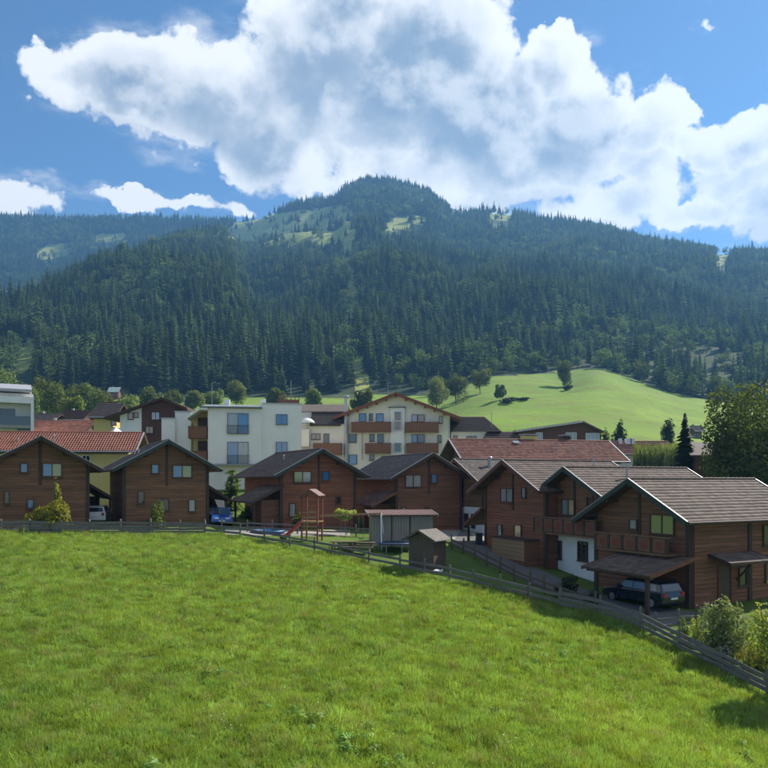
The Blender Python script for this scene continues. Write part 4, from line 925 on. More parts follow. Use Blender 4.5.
cr = MB().prism([(2.6, Z(411.3, 2.6)), (6, Z(404.5, 6)), (9.5, Z(409, 6)), (9.5, Z(410, 6)), (6, Z(406, 6)), (2.6, Z(412, 2.6))], X(298), X(347), axis='x').build('upper_roof', 'tile_far', r)
window(r, *fr.rect(312, 434, 320, 439, 0), 0, n=2); window(r, *fr.rect(324, 434, 328.5, 443, 0), 0, n=1); window(r, *fr.rect(312, 413, 318, 419, 3.2), 3.2, n=2, pane='glass_sky_tint')
balcony(r, X(314), X(342), -1.3, 0, Z(455), Z(443.5), slat='orange_wood', rail='orange_wood')
MB().box(X(299), X(310), -1.5, -.01, Z(447), Z(430)).build('bay', 'plaster_yellow', r)
tp = thing('parasol', 'open white parasol beside the link building terrace', 'parasol', fr.o + Vector((X(308), -1.0, Z(430))))
MB().lathe([(.02, 1.75), (.6, 1.6), (1.0, 1.25), (1.15, .95), (1.1, .95), (.9, 1.2), (.02, 1.6)], n=12).build('canopy', 'canvas_white', tp, smooth=True); MB().tube((0, 0, .0), (0, 0, 1.7), .03).build('pole', 'zinc', tp)
# yellow guesthouse
fr = base(396, 112, 3.0); fr.o.y = 112; r = thing('guesthouse', 'large pale yellow gabled guesthouse with four brown wooden balconies', 'building', fr.o, fr.rz)
X = lambda px, ly=0: fr.fy(px, 420, ly)[0]; Z = lambda py, ly=0, px=396: fr.fy(px, py, ly)[1]
ap = Z(392.5, -1.4); lz = Z(414.5, -1.4); rz_ = Z(420, -1.4); lx = X(333, -1.4); rx = X(461.5, -1.4); kk = ((ap - lz) / -lx + (ap - rz_) / rx) / 2
gable_roof(r, ap, kk, -lx, rx, 15, y0=-1.4, t=.22, tile='tile_brown', trim='log_wood_red', seed=54, board=.42, flash=False)
wl = -X(345); wr = X(450); MB().prism([(-wl, -3), (wr, -3), (wr, ap - .24 - kk * wr), (0, ap - .24), (-wl, ap - .24 - kk * wl)], 0, 13).build('wall', 'plaster_yellow', r)
for i in range(-5, 6):
    x = i * 1.45; zz = ap - .26 - kk * abs(x); MB().box(x - .1, x + .1, -1.3, .1, zz - .32, zz - .03 - kk * .1).build('purlin', 'log_wood_red', r)
for a_, b_, c_, d_ in ((352, 421.8, 391, 431.8), (405.6, 422, 438.4, 432), (365.8, 443, 391, 453), (406.7, 443, 438.2, 453)): balcony(r, X(a_), X(b_ if False else c_), -1.3, 0, Z(d_, -1.3), Z(b_, -1.3), slat='orange_wood', rail='orange_wood')
MB().box(X(390.5), X(404.5), -.35, 0, -3, Z(408)).build('stair_bay', 'plaster_cream', r); MB().box(X(388.5), X(405.5), -.6, 0, Z(408) + .004, Z(407.2)).build('bay_roof', 'tile_far', r)
for rc in ((394.6, 412, 401, 420.5), (394.6, 421.5, 401, 430), (394.6, 443, 401, 452)): window(r, *fr.rect(*rc, -.35), -.35, n=1, frame='frame_white', sill=False)
for rc, pn in (((359.5, 414, 365.5, 421.5), 'glass_sky_tint'), ((369.5, 414, 372, 420), 'glass_dark'), ((376.5, 414, 383, 421.5), 'glass_sky_tint'), ((412, 415, 417, 421.5), 'glass_sky_tint'), ((418, 415, 424, 421.5), 'glass_dark'), ((439.5, 416.5, 442, 423), 'glass_dark'),
               ((349.5, 434.5, 356, 442), 'glass_dark'), ((370, 434.5, 373.5, 441), 'glass_dark'), ((378, 434.5, 383, 442.5), 'glass_dark'), ((412, 435, 417, 442.5), 'glass_sky_tint'), ((418, 435, 424, 442.5), 'glass_dark'), ((438, 435.5, 441, 442), 'glass_dark'),
               ((349.5, 455, 356.5, 464), 'glass_sky_tint'), ((370, 455, 373.5, 460), 'glass_dark')): window(r, *fr.rect(*rc, 0), 0, n=1, pane=pn, sill=pn == 'glass_dark')
a = fr.fy(346, 398, -.4); MB().tube((a[0], -.45, 2), (a[0], -.45, a[1]), .28, n=10).tube((a[0], -.45, a[1] + .15), (a[0], -.45, a[1] + .4), .5, .45, 10).build('steel_flue', 'flashing', r)
antenna(r, fr.fy(388, 390, 1)[0], 1.0, ap - 1.0, 2.9); MB().tube((X(362), -.15, 3.0), (X(362), -.15, 8.0), .05, n=6).build('downpipe', 'zinc', r)
MB().tube((wr - .1, -.1, 0), (wr - .1, -.1, ap - kk * wr - .8), .06, n=6).build('downpipe', 'zinc', r)
# grey-roofed house right of the guesthouse
fr = base(475, 118, 0); r = thing('house', 'cream house with grey hipped roof just right of the yellow guesthouse', 'house', fr.o, fr.rz)
Z = lambda py, ly=0: fr.fy(475, py, ly)[1]; X = lambda px, ly=0: fr.fy(px, 430, ly)[0]
def hip(root, P, m, name='roof'):        # closed hipped roof from eave rectangle and ridge
    x0, x1, y0, y1, ze, ra, rb, yr, zr = P; v = [(x0, y0, ze), (x1, y0, ze), (x1, y1, ze), (x0, y1, ze), (ra, yr, zr), (rb, yr, zr)]
    mb = MB(); mb.add(v, [(0, 1, 5, 4), (1, 2, 5), (2, 3, 4, 5), (3, 0, 4), (0, 3, 2, 1)]); o = mb.build(name, m, root)
    n = max(3, int((zr - ze) / .22)); q = MB()
    for i in range(n):
        t0 = i / n; A = Vector(v[0]).lerp(Vector(v[4]), t0); B = Vector(v[1]).lerp(Vector(v[5]), t0); q.beam(A + Vector((0, -.03, .03)), B + Vector((0, -.03, .03)), .10, .05)
    q.build('tile_courses', m, o, kind='stuff'); return o
hip(r, (X(450, -.6), X(502, -.6), -.6, 8.6, Z(431.5, -.6), X(453, 4), X(484, 4), 4, Z(416.5, 4)), 'tile_grey')
MB().box(X(451), X(487), 0, 8, -3, Z(431.7)).build('wall', 'plaster_cream', r); MB().box(X(487) + .01, X(500), 1, 8, -3, Z(432)).build('timber_wall', 'wood_siding_red', r)
for rc in ((453.8, 436, 457, 440), (467, 436.5, 476, 440.5)): window(r, *fr.rect(*rc, 0), 0, n=1 if rc[0] < 460 else 2)
hip(r, (X(484, -3), X(522, -3), -3, .9, Z(441.5, -3), X(486, .5), X(514, .5), .5, Z(431.5, .5)), 'tile_brown', 'porch_roof'); MB().box(X(486), X(519), -2.6, .9, -3, Z(441)).build('porch_wall', 'plaster_cream', r)
MB().tube((X(492), .5, 6), (X(492), .5, Z(412)), .04, n=6).build('mast', 'zinc', r)
# long pink-red roof
fr = base(530, 83, -13); r = thing('house', 'long house under a weathered pinkish-red tiled roof behind the right chalets', 'house', fr.o, fr.rz)
X = lambda px, ly=0: fr.fy(px, 450, ly)[0]; Z = lambda py, ly=0: fr.fy(530, py, ly)[1]
x0 = X(449, 0) ; x1 = X(609, 0); zr = Z(440.5); ze = Z(461, -4.4)
v = [(x0, 0, zr), (x1, 0, zr), (X(631, -4.4), -4.4, ze), (X(467, -4.4), -4.4, ze)]
rf = cross_roof(r, x0, x1, zr, ze, -4.4, 4.4, 'tile_pink', 55, .3, .38, fl=True)
xe = x1
MB().box(x0 + 1.2, xe - 1.3, -3.6, 3.6, -3, ze - .2).build('wall', 'plaster_yellow', r); MB().prism([(-3.6, ze - .2), (3.6, ze - .2), (0, zr - .3)], x0 + 1.2, x1 - .1, axis='x').build('gable_wall', 'wood_siding_red', r)
for (a_, b_) in ((522, 536), (562, 569)):
    p, q_ = X(a_, .6), X(b_, .6); c = MB().box(p, q_, .2, 1.1, zr - .5, zr + .55).build('chimney', 'plaster_ochre' if a_ < 550 else 'trim_brown', r); MB().box(p - .15, q_ + .15, .05, 1.25, zr + .62, zr + .74).build('chimney_cap', 'zinc', c)
    for x in (p + .1, q_ - .1): MB().box(x - .05, x + .05, .3, .4, zr + .55, zr + .62).build('cap_post', 'zinc', c)
x, z = fr.fy(515, 443, -.6); MB().beam((x - .35, -.9, z + .08), (x + .35, -.9, z + .08), .6, .1, up=(0, -.42, .9)).build('skylight', 'glass_curtain', r)
for px, py in ((519, 455), (557, 449), (573, 451)): x, z = fr.fy(px, py, -2.2); vent(r, x, -2.2, z, .45, .06)
# barn with pale sheet roof
fr = base(560, 118, 0); r = thing('barn', 'red-brown boarded barn with long pale metal roof below the hillside', 'barn', fr.o, fr.rz)
X = lambda px, ly=0: fr.fy(px, 430, ly)[0]; Z = lambda py, ly=0: fr.fy(560, py, ly)[1]
P = [(X(516, -.8), Z(430.5, -.8)), (X(583, -.8), Z(420.8, -.8)), (X(604, -.8), Z(431, -.8))]
for i, m_ in ((0, 'flashing'), (1, 'tile_far')): a, b = P[i], P[i + 1]; MB().prism([a, b, (b[0], b[1] - .25), (a[0], a[1] - .25)], -.8, 9).build('roof', m_, r)
n = 16; q = MB()
for i in range(n): t0 = i / n; a = Vector((P[0][0] + (P[1][0] - P[0][0]) * t0, 0, P[0][1] + (P[1][1] - P[0][1]) * t0)); q.box(a.x, a.x + .07, -.8, 9, a.z, a.z + .12)
q.build('roof_seams', 'zinc', r, kind='stuff')
MB().prism([(X(519), -3), (X(601), -3), (X(601), Z(432)), (X(583), Z(422.6)), (X(519), Z(431.6))], 0, 8.6).build('wall', 'wood_siding_red', r)
for rc, pn in (((586, 433.5, 599, 440), 'glass_curtain'), ((566, 433, 576, 440), 'glass_curtain'), ((536, 433, 542, 440), 'glass_curtain')): window(r, *fr.rect(*rc, 0), 0, n=3, pane=pn, frame='frame_white')
# small red roof with chimneys
fr = base(636, 136, 0); r = thing('house', 'small house with faded red roof and two white chimneys beside the maize', 'house', fr.o, fr.rz)
X = lambda px, ly=0: fr.fy(px, 450, ly)[0]; Z = lambda py, ly=0: fr.fy(636, py, ly)[1]
cross_roof(r, X(600), X(668), Z(441.5), Z(454, -4), -4, 4, 'tile_pink', 56, .3, .4, fl=False, trim='log_wood'); MB().box(X(600) + 1, X(668) - 1, -3.2, 3.2, -3, Z(455, -4)).build('wall', 'plaster_cream', r)
for px, w in ((628, .5), (632, .4), (620, .25)): x = X(px, -.5); zt_ = Z(438.5, -.5); MB().box(x - w, x + w, -.9, -.2, zt_ - 2, zt_).build('chimney', 'plaster_white', r)
# dark barn under the big tree
fr = base(704, 82, 12); r = thing('shed', 'dark timber field barn left of the big tree at right', 'shed', fr.o, fr.rz)
a = fr.fy(692, 452, 0); b = fr.fy(717, 456, 0)
MB().box(a[0] + .3, b[0] + 2.5, .2, 5, -2, a[1] - .25).build('wall', 'log_wood', r); rf = MB().prism([(-.4, a[1] - .5), (6, a[1] + 1.2), (6, a[1] + 1.35), (-.4, a[1] - .35)], a[0] - .2, b[0] + 3, axis='x').build('roof', 'tile_far', r)
q = MB(); n = 14
for i in range(n): x = a[0] + .3 + (b[0] - a[0] + 2.2) * i / n; q.box(x, x + .06, .16, .21, -2, a[1] - .3)
q.build('board_strips', 'beam_wood', r, kind='stuff')
# far small roofs on the left
def small_house(label, px0, px1, pr, pe, Y, tile, wall, depth=4.0, seed=1):
    fr = base((px0 + px1) / 2, Y, 0); r = thing('house', label, 'house', fr.o, fr.rz); X = lambda px, ly=0: fr.fy(px, 430, ly)[0]; m = (px0 + px1) / 2
    zr = fr.fy(m, pr, 0)[1]; ze = fr.fy(m, pe, -depth)[1]; cross_roof(r, X(px0), X(px1), zr, ze, -depth, depth, tile, seed, .35, .45, fl=False)
    MB().box(X(px0) + .7, X(px1) - .7, -depth + .8, depth - .8, -4, ze - .15).build('wall', wall, r); MB().prism([(-depth + .8, ze - .15), (depth - .8, ze - .15), (0, zr - .3)], X(px0) + .7, X(px1) - .7, axis='x').build('gable_wall', 'wood_siding_red', r)
    x = X(px0 + (px1 - px0) * .3); MB().box(x - .22, x + .22, .1, .55, zr - .3, zr + .55).build('chimney', 'concrete', r)
    for k in (.25, .6): a = X(px0 + (px1 - px0) * k, -depth + .8); window(r, a, a + 1.0, ze - 1.8, ze - .7, -depth + .8, n=2)
    return r
small_house('low house with dusky red roof between the white flats and the ochre roof', 36, 96, 421, 431.5, 128, 'tile_pink', 'plaster_white', 4.5, 61)
small_house('dark brown roofed house under the trees behind the dusky red roof', 64, 92, 411, 419.5, 150, 'trim_brown', 'wood_siding_red', 4.5, 62)
small_house('pale grey roofed cottage beside the white flats at far left', 34, 62, 414, 420.5, 146, 'tile_grey', 'plaster_white', 3.5, 63)
small_house('tiny white-roofed hut among the trees at the foot of the forest', 109, 121, 387.5, 392, 400, 'canvas_white', 'log_wood', 3.0, 64)
small_house('small blue-grey hay hut on the green hillside right of the spruce', 690, 701, 426, 431, 205, 'tile_grey', 'log_wood', 3.0, 65)
tp = thing('garden_tent', 'white pointed garden tent behind the orange-red roof', 'tent', at_y(116, 436, 96) - Vector((0, 0, 1.4)))
MB().lathe([(.02, 2.7), (.25, 2.4), (1.4, 1.5), (1.4, 1.2), (1.36, 1.2)], n=4).build('canopy', 'canvas_white', tp)
for i in range(4): a = i * math.pi / 2; MB().tube((1.35 * math.cos(a), 1.35 * math.sin(a), -2.0), (1.35 * math.cos(a), 1.35 * math.sin(a), 1.3), .04).build('leg', 'zinc', tp)

# ------------------------------------------------------------------ single trees and bushes
def tree(label, px, py_base, py_top, Y, rx_px, n, leaf, m, seed, name='broadleaf_tree', lobes=16, basef=.18, z=None, cat='tree', conical=0.0, group=None):
    x = (px - CX) / F * Y; zg = H(x, Y) if z is None else z; h = ZC + (YH - py_top) / F * Y - zg; rx = rx_px / F * Y
    t = thing(name, label, cat, (x, Y, zg), 0, group)
    link(bpy.data.objects.new('crown', mesh_np('crown', *crown_arrays(seed, h, rx, n, leaf, basef, lobes, conical=conical), [m])), t)
    limb_mb(h, max(.04, h * .018), seed, rx).build('trunk', 'bark', t); return t
tree('big dense dark green tree at the right edge behind the chalet roofs', 755, 480, 370, 76, 62, 30000, .20, 'leaf_tree', 71, lobes=26, basef=.05)
tree('grey-green tree crown left of the big tree, beside the dark barn', 722, 480, 428, 88, 11, 3000, .16, 'leaf_tree', 72, basef=.1)
tree('dark round tree on the hillside above the small red roof', 618, 440, 417, 140, 8, 1500, .22, 'leaf_dark', 73, basef=.12)
tree('squat dark tree on the hillside beside the pointed spruce', 668, 440, 420, 150, 7.5, 1500, .22, 'leaf_dark', 74, basef=.05)
tree('small round tree right of the barn roof', 606, 440, 425, 130, 5, 900, .2, 'leaf_tree', 75)
for i, (px, pb, pt, Y, rr, lb) in enumerate(((10, 405, 372, 255, 17, 'at the far left behind the white flats'), (42, 405, 378, 250, 14, 'just right of the white flats'), (58, 408, 381, 235, 16, 'with the tallest round crown behind the dusky red roof'), (82, 408, 384, 240, 15, 'between two round trees at left'),
        (100, 408, 389, 245, 12, 'above the small pale brown roof'), (128, 408, 392, 250, 12, 'behind the white and brown house'), (150, 405, 391, 260, 11, 'above the broad brown gable'), (192, 405, 393, 290, 9, 'left above the cream flats'), (28, 412, 392, 215, 9, 'low in front of the others at far left'), (72, 416, 396, 200, 11, 'with yellowish crown above the dusky red roof'),
        (117, 408, 398, 225, 11, 'in front of the tiny white-roofed hut'), (170, 405, 394, 300, 11, 'between the broad brown gable and the cream flats'), (213, 404, 392, 300, 10, 'behind the left end of the cream flats roof'), (312, 402, 393, 300, 9, 'above the link building'), (236, 404, 379, 330, 9, 'above the middle of the cream flats'), (275, 404, 392, 300, 9, 'above the right wing of the cream flats'), (362, 402, 392, 280, 9, 'above the left slope of the guesthouse roof'), (437, 405, 381, 340, 11, 'right behind the guesthouse gable'), (456, 405, 376, 350, 12, 'at the left edge of the green hillside'), (480, 403, 373, 370, 9, 'standing on the left edge of the hillside pasture'))):
    tree('rounded light green broadleaved tree ' + lb, px, pb, pt - 6, Y, rr * 1.3, 4200, .36, 'leaf_broad', 80 + i, lobes=13, basef=.05, group='village edge trees')
for i, (px, pt, Y, rr, lb) in enumerate(((564, 360, 395, 12, 'dark tree standing alone on the upper hillside pasture'), (500, 383, 300, 7, 'slim dark tree on the lower hillside above the grey roof'), (567, 385, 372, 5, 'low dark bush on the slope below the lone tree'))):
    tree(lb, px, 0, pt, Y, rr, 4000, .42, 'leaf_tree', 110 + i, lobes=12, basef=.04)
for i, (px, w) in enumerate(((508, 12), (520, 14), (533, 13), (543, 10))):
    tree('low dark scrub in the hollow of the hillside pasture, %s clump from the left' % ('first', 'second', 'third', 'fourth')[i], px, 0, 397 + i, 290 + 5 * i, w * .75, 700, .35, 'leaf_dark', 130 + i, lobes=8, basef=.02, name='scrub', cat='bush')
# the pointed spruce
sv, sq = spruce_arrays(5, 1, .13, 34, 15, .03, .5); x = (685 - CX) / F * 84; zg = H(x, 84); h = ZC + (YH - 412) / F * 84 - zg
add_tree('spruce_tree', 'single pointed dark spruce beside the barn, against the hillside', x, 84, zg, h, mesh_np('crown', sv, sq, ['leaf_dark']), TRK, 0, None, 1.7)
sv, sq = spruce_arrays(6, 1, .2, 30, 14, .03, .5); x = (520 - CX) / F * 300
# maize field
g = np.random.default_rng(9); n = 900; px = g.uniform(634, 694, n); Y = g.uniform(118, 127, n); X_ = (px - CX) / F * Y; Z_ = height(X_, Y)
def maize_arrays(seed):
    q = np.random.default_rng(seed); V = []; Q = []
    for i in range(11):
        a = q.uniform(0, 6.28); z = .3 + i * .21; L = .55 * (1 - i / 16); ca, sa = math.cos(a), math.sin(a); w = .045; o = len(V)
        V += [(-sa * w, ca * w, z), (sa * w, -ca * w, z), (ca * L * .6 + sa * w, sa * L * .6 - ca * w, z + .28), (ca * L * .6 - sa * w, sa * L * .6 + ca * w, z + .28), (ca * L, sa * L, z + .1), (ca * L, sa * L, z + .08)]; Q += [(o, o + 1, o + 2, o + 3), (o + 3, o + 2, o + 4, o + 5)]
    for k in range(3): o = len(V); a = k * 2.1; V += [(-.02, 0, 0), (.02, 0, 0), (.02 + .15 * math.cos(a), .15 * math.sin(a), 2.95), (-.02 + .15 * math.cos(a), .15 * math.sin(a), 2.95)]; Q += [(o, o + 1, o + 2, o + 3)]
    return np.array(V), np.array(Q)
s = (ZC + (YH - (447 + g.uniform(-4, 11, n))) / F * 122 - Z_) / 2.9
scatter('maize_field', 'tall tasselled maize growing behind the chalet roofs', np.c_[X_, Y, Z_], np.c_[np.zeros(n), np.zeros(n), g.uniform(0, 6.28, n)], np.c_[np.minimum(s, 1.2), np.minimum(s, 1.2), s], g.integers(0, 2, n), [mesh_np('maize', *maize_arrays(i), ['leaf_maize']) for i in range(2)], 'maize')

def bush(label, px, py, w_px, h_px, n, leaf, m, seed, name='bush', Y=None, off=0.0, lobes=12, elong=1.2, flowers=None, basef=-.9):
    if Y is not None:       # keep clear of the fence line
        for _ in range(8):
            fy = float(np.interp((px - CX) / F * Y, FLX, FLY)) + .25 + w_px / 2 * Y / F * .8
            if Y < fy: Y = fy
    p = ground_hit(px, py) if Y is None else Vector(((px - CX) / F * Y, Y, H((px - CX) / F * Y, Y)))
    s = p.y / F; h = h_px * s; rx = w_px / 2 * s; t = thing(name, label, 'bush', p)
    cr = bpy.data.objects.new('foliage', mesh_np('foliage', *crown_arrays(seed, h, rx, n, leaf, basef, lobes, elong=elong), [m])); link(cr, t)
    q = MB(); g = random.Random(seed)
    for i in range(6): a = g.uniform(0, 6.28); q.tube((.05 * math.cos(a), .05 * math.sin(a), -.1), (rx * .5 * math.cos(a), rx * .5 * math.sin(a), h * .8), .025, .008, 5)
    q.build('stems', 'bark', t)
    if flowers: v, f = crown_arrays(seed + 1, h * 1.02, rx, flowers[1], leaf * .6, .3, lobes); link(bpy.data.objects.new('flowers', mesh_np('flowers', v, f, [flowers[0]])), t)
    return t
bush('round yellow-green bush in front of the leftmost chalet', 49, 527, 56, 38, 7000, .12, 'leaf_yellow', 201, Y=54.6)
bush('slim climbing plant rising above the round bush at the leftmost chalet', 57, 527, 13, 62, 1100, .12, 'leaf_yellow', 202, Y=55.6, lobes=7)
bush('small leafy shrub in front of the green-trimmed chalet', 157, 528, 22, 27, 1300, .11, 'leaf_bush', 203, Y=58.6)
bush('green shrub between the playground tower and the chalet wall', 299, 525, 15, 26, 900, .12, 'leaf_bush', 204, Y=62.5)
bush('dark clipped bush beside the white ground floor', 568, 588, 28, 24, 2400, .08, 'leaf_dark', 205, Y=43.4)
bush('dark low hedge plants along the carport drive', 592, 596, 22, 16, 1200, .08, 'leaf_dark', 206, Y=42.2)
bush('large grey-green shrub behind the fence at lower right', 722, 662, 50, 66, 6500, .075, 'leaf_greygreen', 207, Y=34.6, flowers=('flower_pale', 60))
bush('yellow-green shrub left of the large grey-green shrub', 699, 640, 22, 44, 2200, .075, 'leaf_yellow', 208, Y=35.8)
bush('tall yellow-green shrub at the right edge', 768, 665, 44, 88, 5200, .08, 'leaf_yellow', 209, Y=33.6)
bush('low yellow-flowering plant beside the fence at lower right', 748, 676, 24, 30, 1300, .06, 'leaf_yellow', 210, Y=32.9, flowers=('flower_yellow', 500))
bush('fresh green perennial clump at the fence below the large shrub', 683, 650, 18, 24, 900, .07, 'leaf_bush', 211, Y=35.4)
bush('low green plants left of the yellow flowers', 725, 668, 22, 18, 900, .06, 'leaf_bush', 212, Y=33.8, flowers=('flower_pale', 160))
bush('spiky palm-like green plant between the green-trimmed and the playground chalet', 231, 500, 26, 34, 700, .30, 'leaf_bush', 213, Y=78, elong=2.2)
bush('low green hedge plant beside the blue car', 246, 515, 20, 18, 600, .14, 'leaf_bush', 214, Y=72)
t = bush('standard tree with round pale yellow crown behind the swing', 346, 528, 23, 27, 900, .11, 'leaf_yellow', 215, Y=61, basef=.55, name='standard_tree')
tree('broad leafy garden tree just outside the right edge of the picture', 800, 0, 560, 31.0, 36, 5000, .10, 'leaf_bush', 216, lobes=14, basef=.2)

# ------------------------------------------------------------------ fences
def fence(label, pts, hgt, rails, step, seed, post_r=.055, board_h=.15, mat_='grey_wood', ext=.12, wide=.03):
    g = random.Random(seed); P = []
    for a, b in zip(pts[:-1], pts[1:]):
        d = (Vector((b.x, b.y, 0)) - Vector((a.x, a.y, 0))).length; n = max(1, round(d / step))
        for i in range(n): q = a.lerp(b, i / n); P.append(Vector((q.x, q.y, H(q.x, q.y))))
    P.append(Vector((pts[-1].x, pts[-1].y, H(pts[-1].x, pts[-1].y))))
    r = thing('fence', label, 'fence', P[0]); pm = []
    for k in range(3): hh = hgt + ext + .05 * k; mb = MB().box(-post_r, post_r, -post_r, post_r, -.4, hh - .04); mb.add([(-post_r, -post_r, hh - .04), (post_r, -post_r, hh - .04), (post_r, post_r, hh - .04), (-post_r, post_r, hh - .04), (0, 0, hh + .03)], [(0, 1, 4), (1, 2, 4), (2, 3, 4), (3, 0, 4)]); pm.append(mb.mesh('post', mat_))
    for i, p in enumerate(P):
        o = bpy.data.objects.new('post', pm[i % 3]); link(o, r); o.location = p - P[0]; o.rotation_euler = (g.uniform(-.05, .05), g.uniform(-.05, .05), g.uniform(-.3, .3))
    for a, b in zip(P[:-1], P[1:]):
        d = (b - a).normalized(); nrm = Vector((d.y, -d.x, 0)).normalized() * (post_r + wide / 2 + .004)
        if nrm.y > 0: nrm = -nrm
        for z in rails:
            za, zb = z + g.uniform(-.035, .035), z + g.uniform(-.035, .035)
            MB().beam(a - P[0] + nrm + Vector((0, 0, za)) - d * .06, b - P[0] + nrm + Vector((0, 0, zb)) + d * .05, wide, board_h * g.uniform(.85, 1.1)).build('rail', mat_, r)
    return r
fence('weathered grey board fence along the meadow in front of the left chalets', FL[0:6], .95, (.16, .38, .60, .82), 2.3, 1, board_h=.19)
fence('weathered grey two-rail fence sloping along the meadow past the playground', FL[5:13], .85, (.32, .70), 2.4, 2, board_h=.16)
fence('weathered grey board fence along the meadow below the carport and garden', FL[12:], .95, (.24, .52, .80), 2.2, 3, board_h=.19)
UP = [ground_hit(*p) for p in ((440, 544), (452, 549), (475, 560), (500, 573), (530, 589), (560, 600), (596, 612))]
fence('dark upper fence between the sloping lawn and the paved drive', UP, .95, (.35, .72), 1.9, 4, mat_='shed_wood', board_h=.14)
BK = [Vector((x, y, 0)) for x, y in ((-13.0, 59.2), (-9, 59.8), (-5, 60.0), (0.5, 60.2), (3.0, 60.5))]
fence('low grey fence behind the playground at the foot of the chalets', BK, .8, (.35, .68), 2.3, 5, board_h=.12)
GF = [ground_hit(*p) for p in ((655, 633), (680, 630), (700, 628))]
fence('short weathered garden fence beside the carport', GF, .9, (.3, .62), 1.6, 6, board_h=.14)

# ------------------------------------------------------------------ drive and paths
def strip(name, pix, m, lift=.03, n=40):
    """paved strip between two pixel polylines on the ground; follows the terrain"""
    L, Rr = [[ground_hit(*p) for p in q] for q in pix]
    def res(P, n):
        d = np.r_[0, np.cumsum([(b - a).length for a, b in zip(P[:-1], P[1:])])]; t = np.linspace(0, d[-1], n); return np.c_[np.interp(t, d, [p.x for p in P]), np.interp(t, d, [p.y for p in P])]
    A, B = res(L, n), res(Rr, n); k = 9; V = []; Q = []
    for i in range(n):
        for j in range(k): q = A[i] * (1 - j / (k - 1)) + B[i] * (j / (k - 1)); V.append((q[0], q[1], H(q[0], q[1]) + lift))
    for i in range(n - 1):
        for j in range(k - 1): Q.append((i * k + j, i * k + j + 1, (i + 1) * k + j + 1, (i + 1) * k + j))
    o = bpy.data.objects.new(name, mesh_np(name, V, Q, [m], True)); link(o); o['kind'] = 'structure'
strip('drive', (((452, 545), (475, 556), (505, 570), (540, 586), (575, 600), (610, 612), (660, 630)), ((462, 528), (492, 552), (520, 562), (548, 573), (580, 588), (625, 604), (705, 614))), 'asphalt')
strip('path', (((225, 535), (270, 536), (300, 536), (350, 536)), ((225, 529), (270, 529), (300, 530), (350, 530))), 'gravel', .02)
strip('yard', (((432, 536), (452, 540), (490, 545)), ((440, 526), (470, 526), (498, 528))), 'gravel', .02)

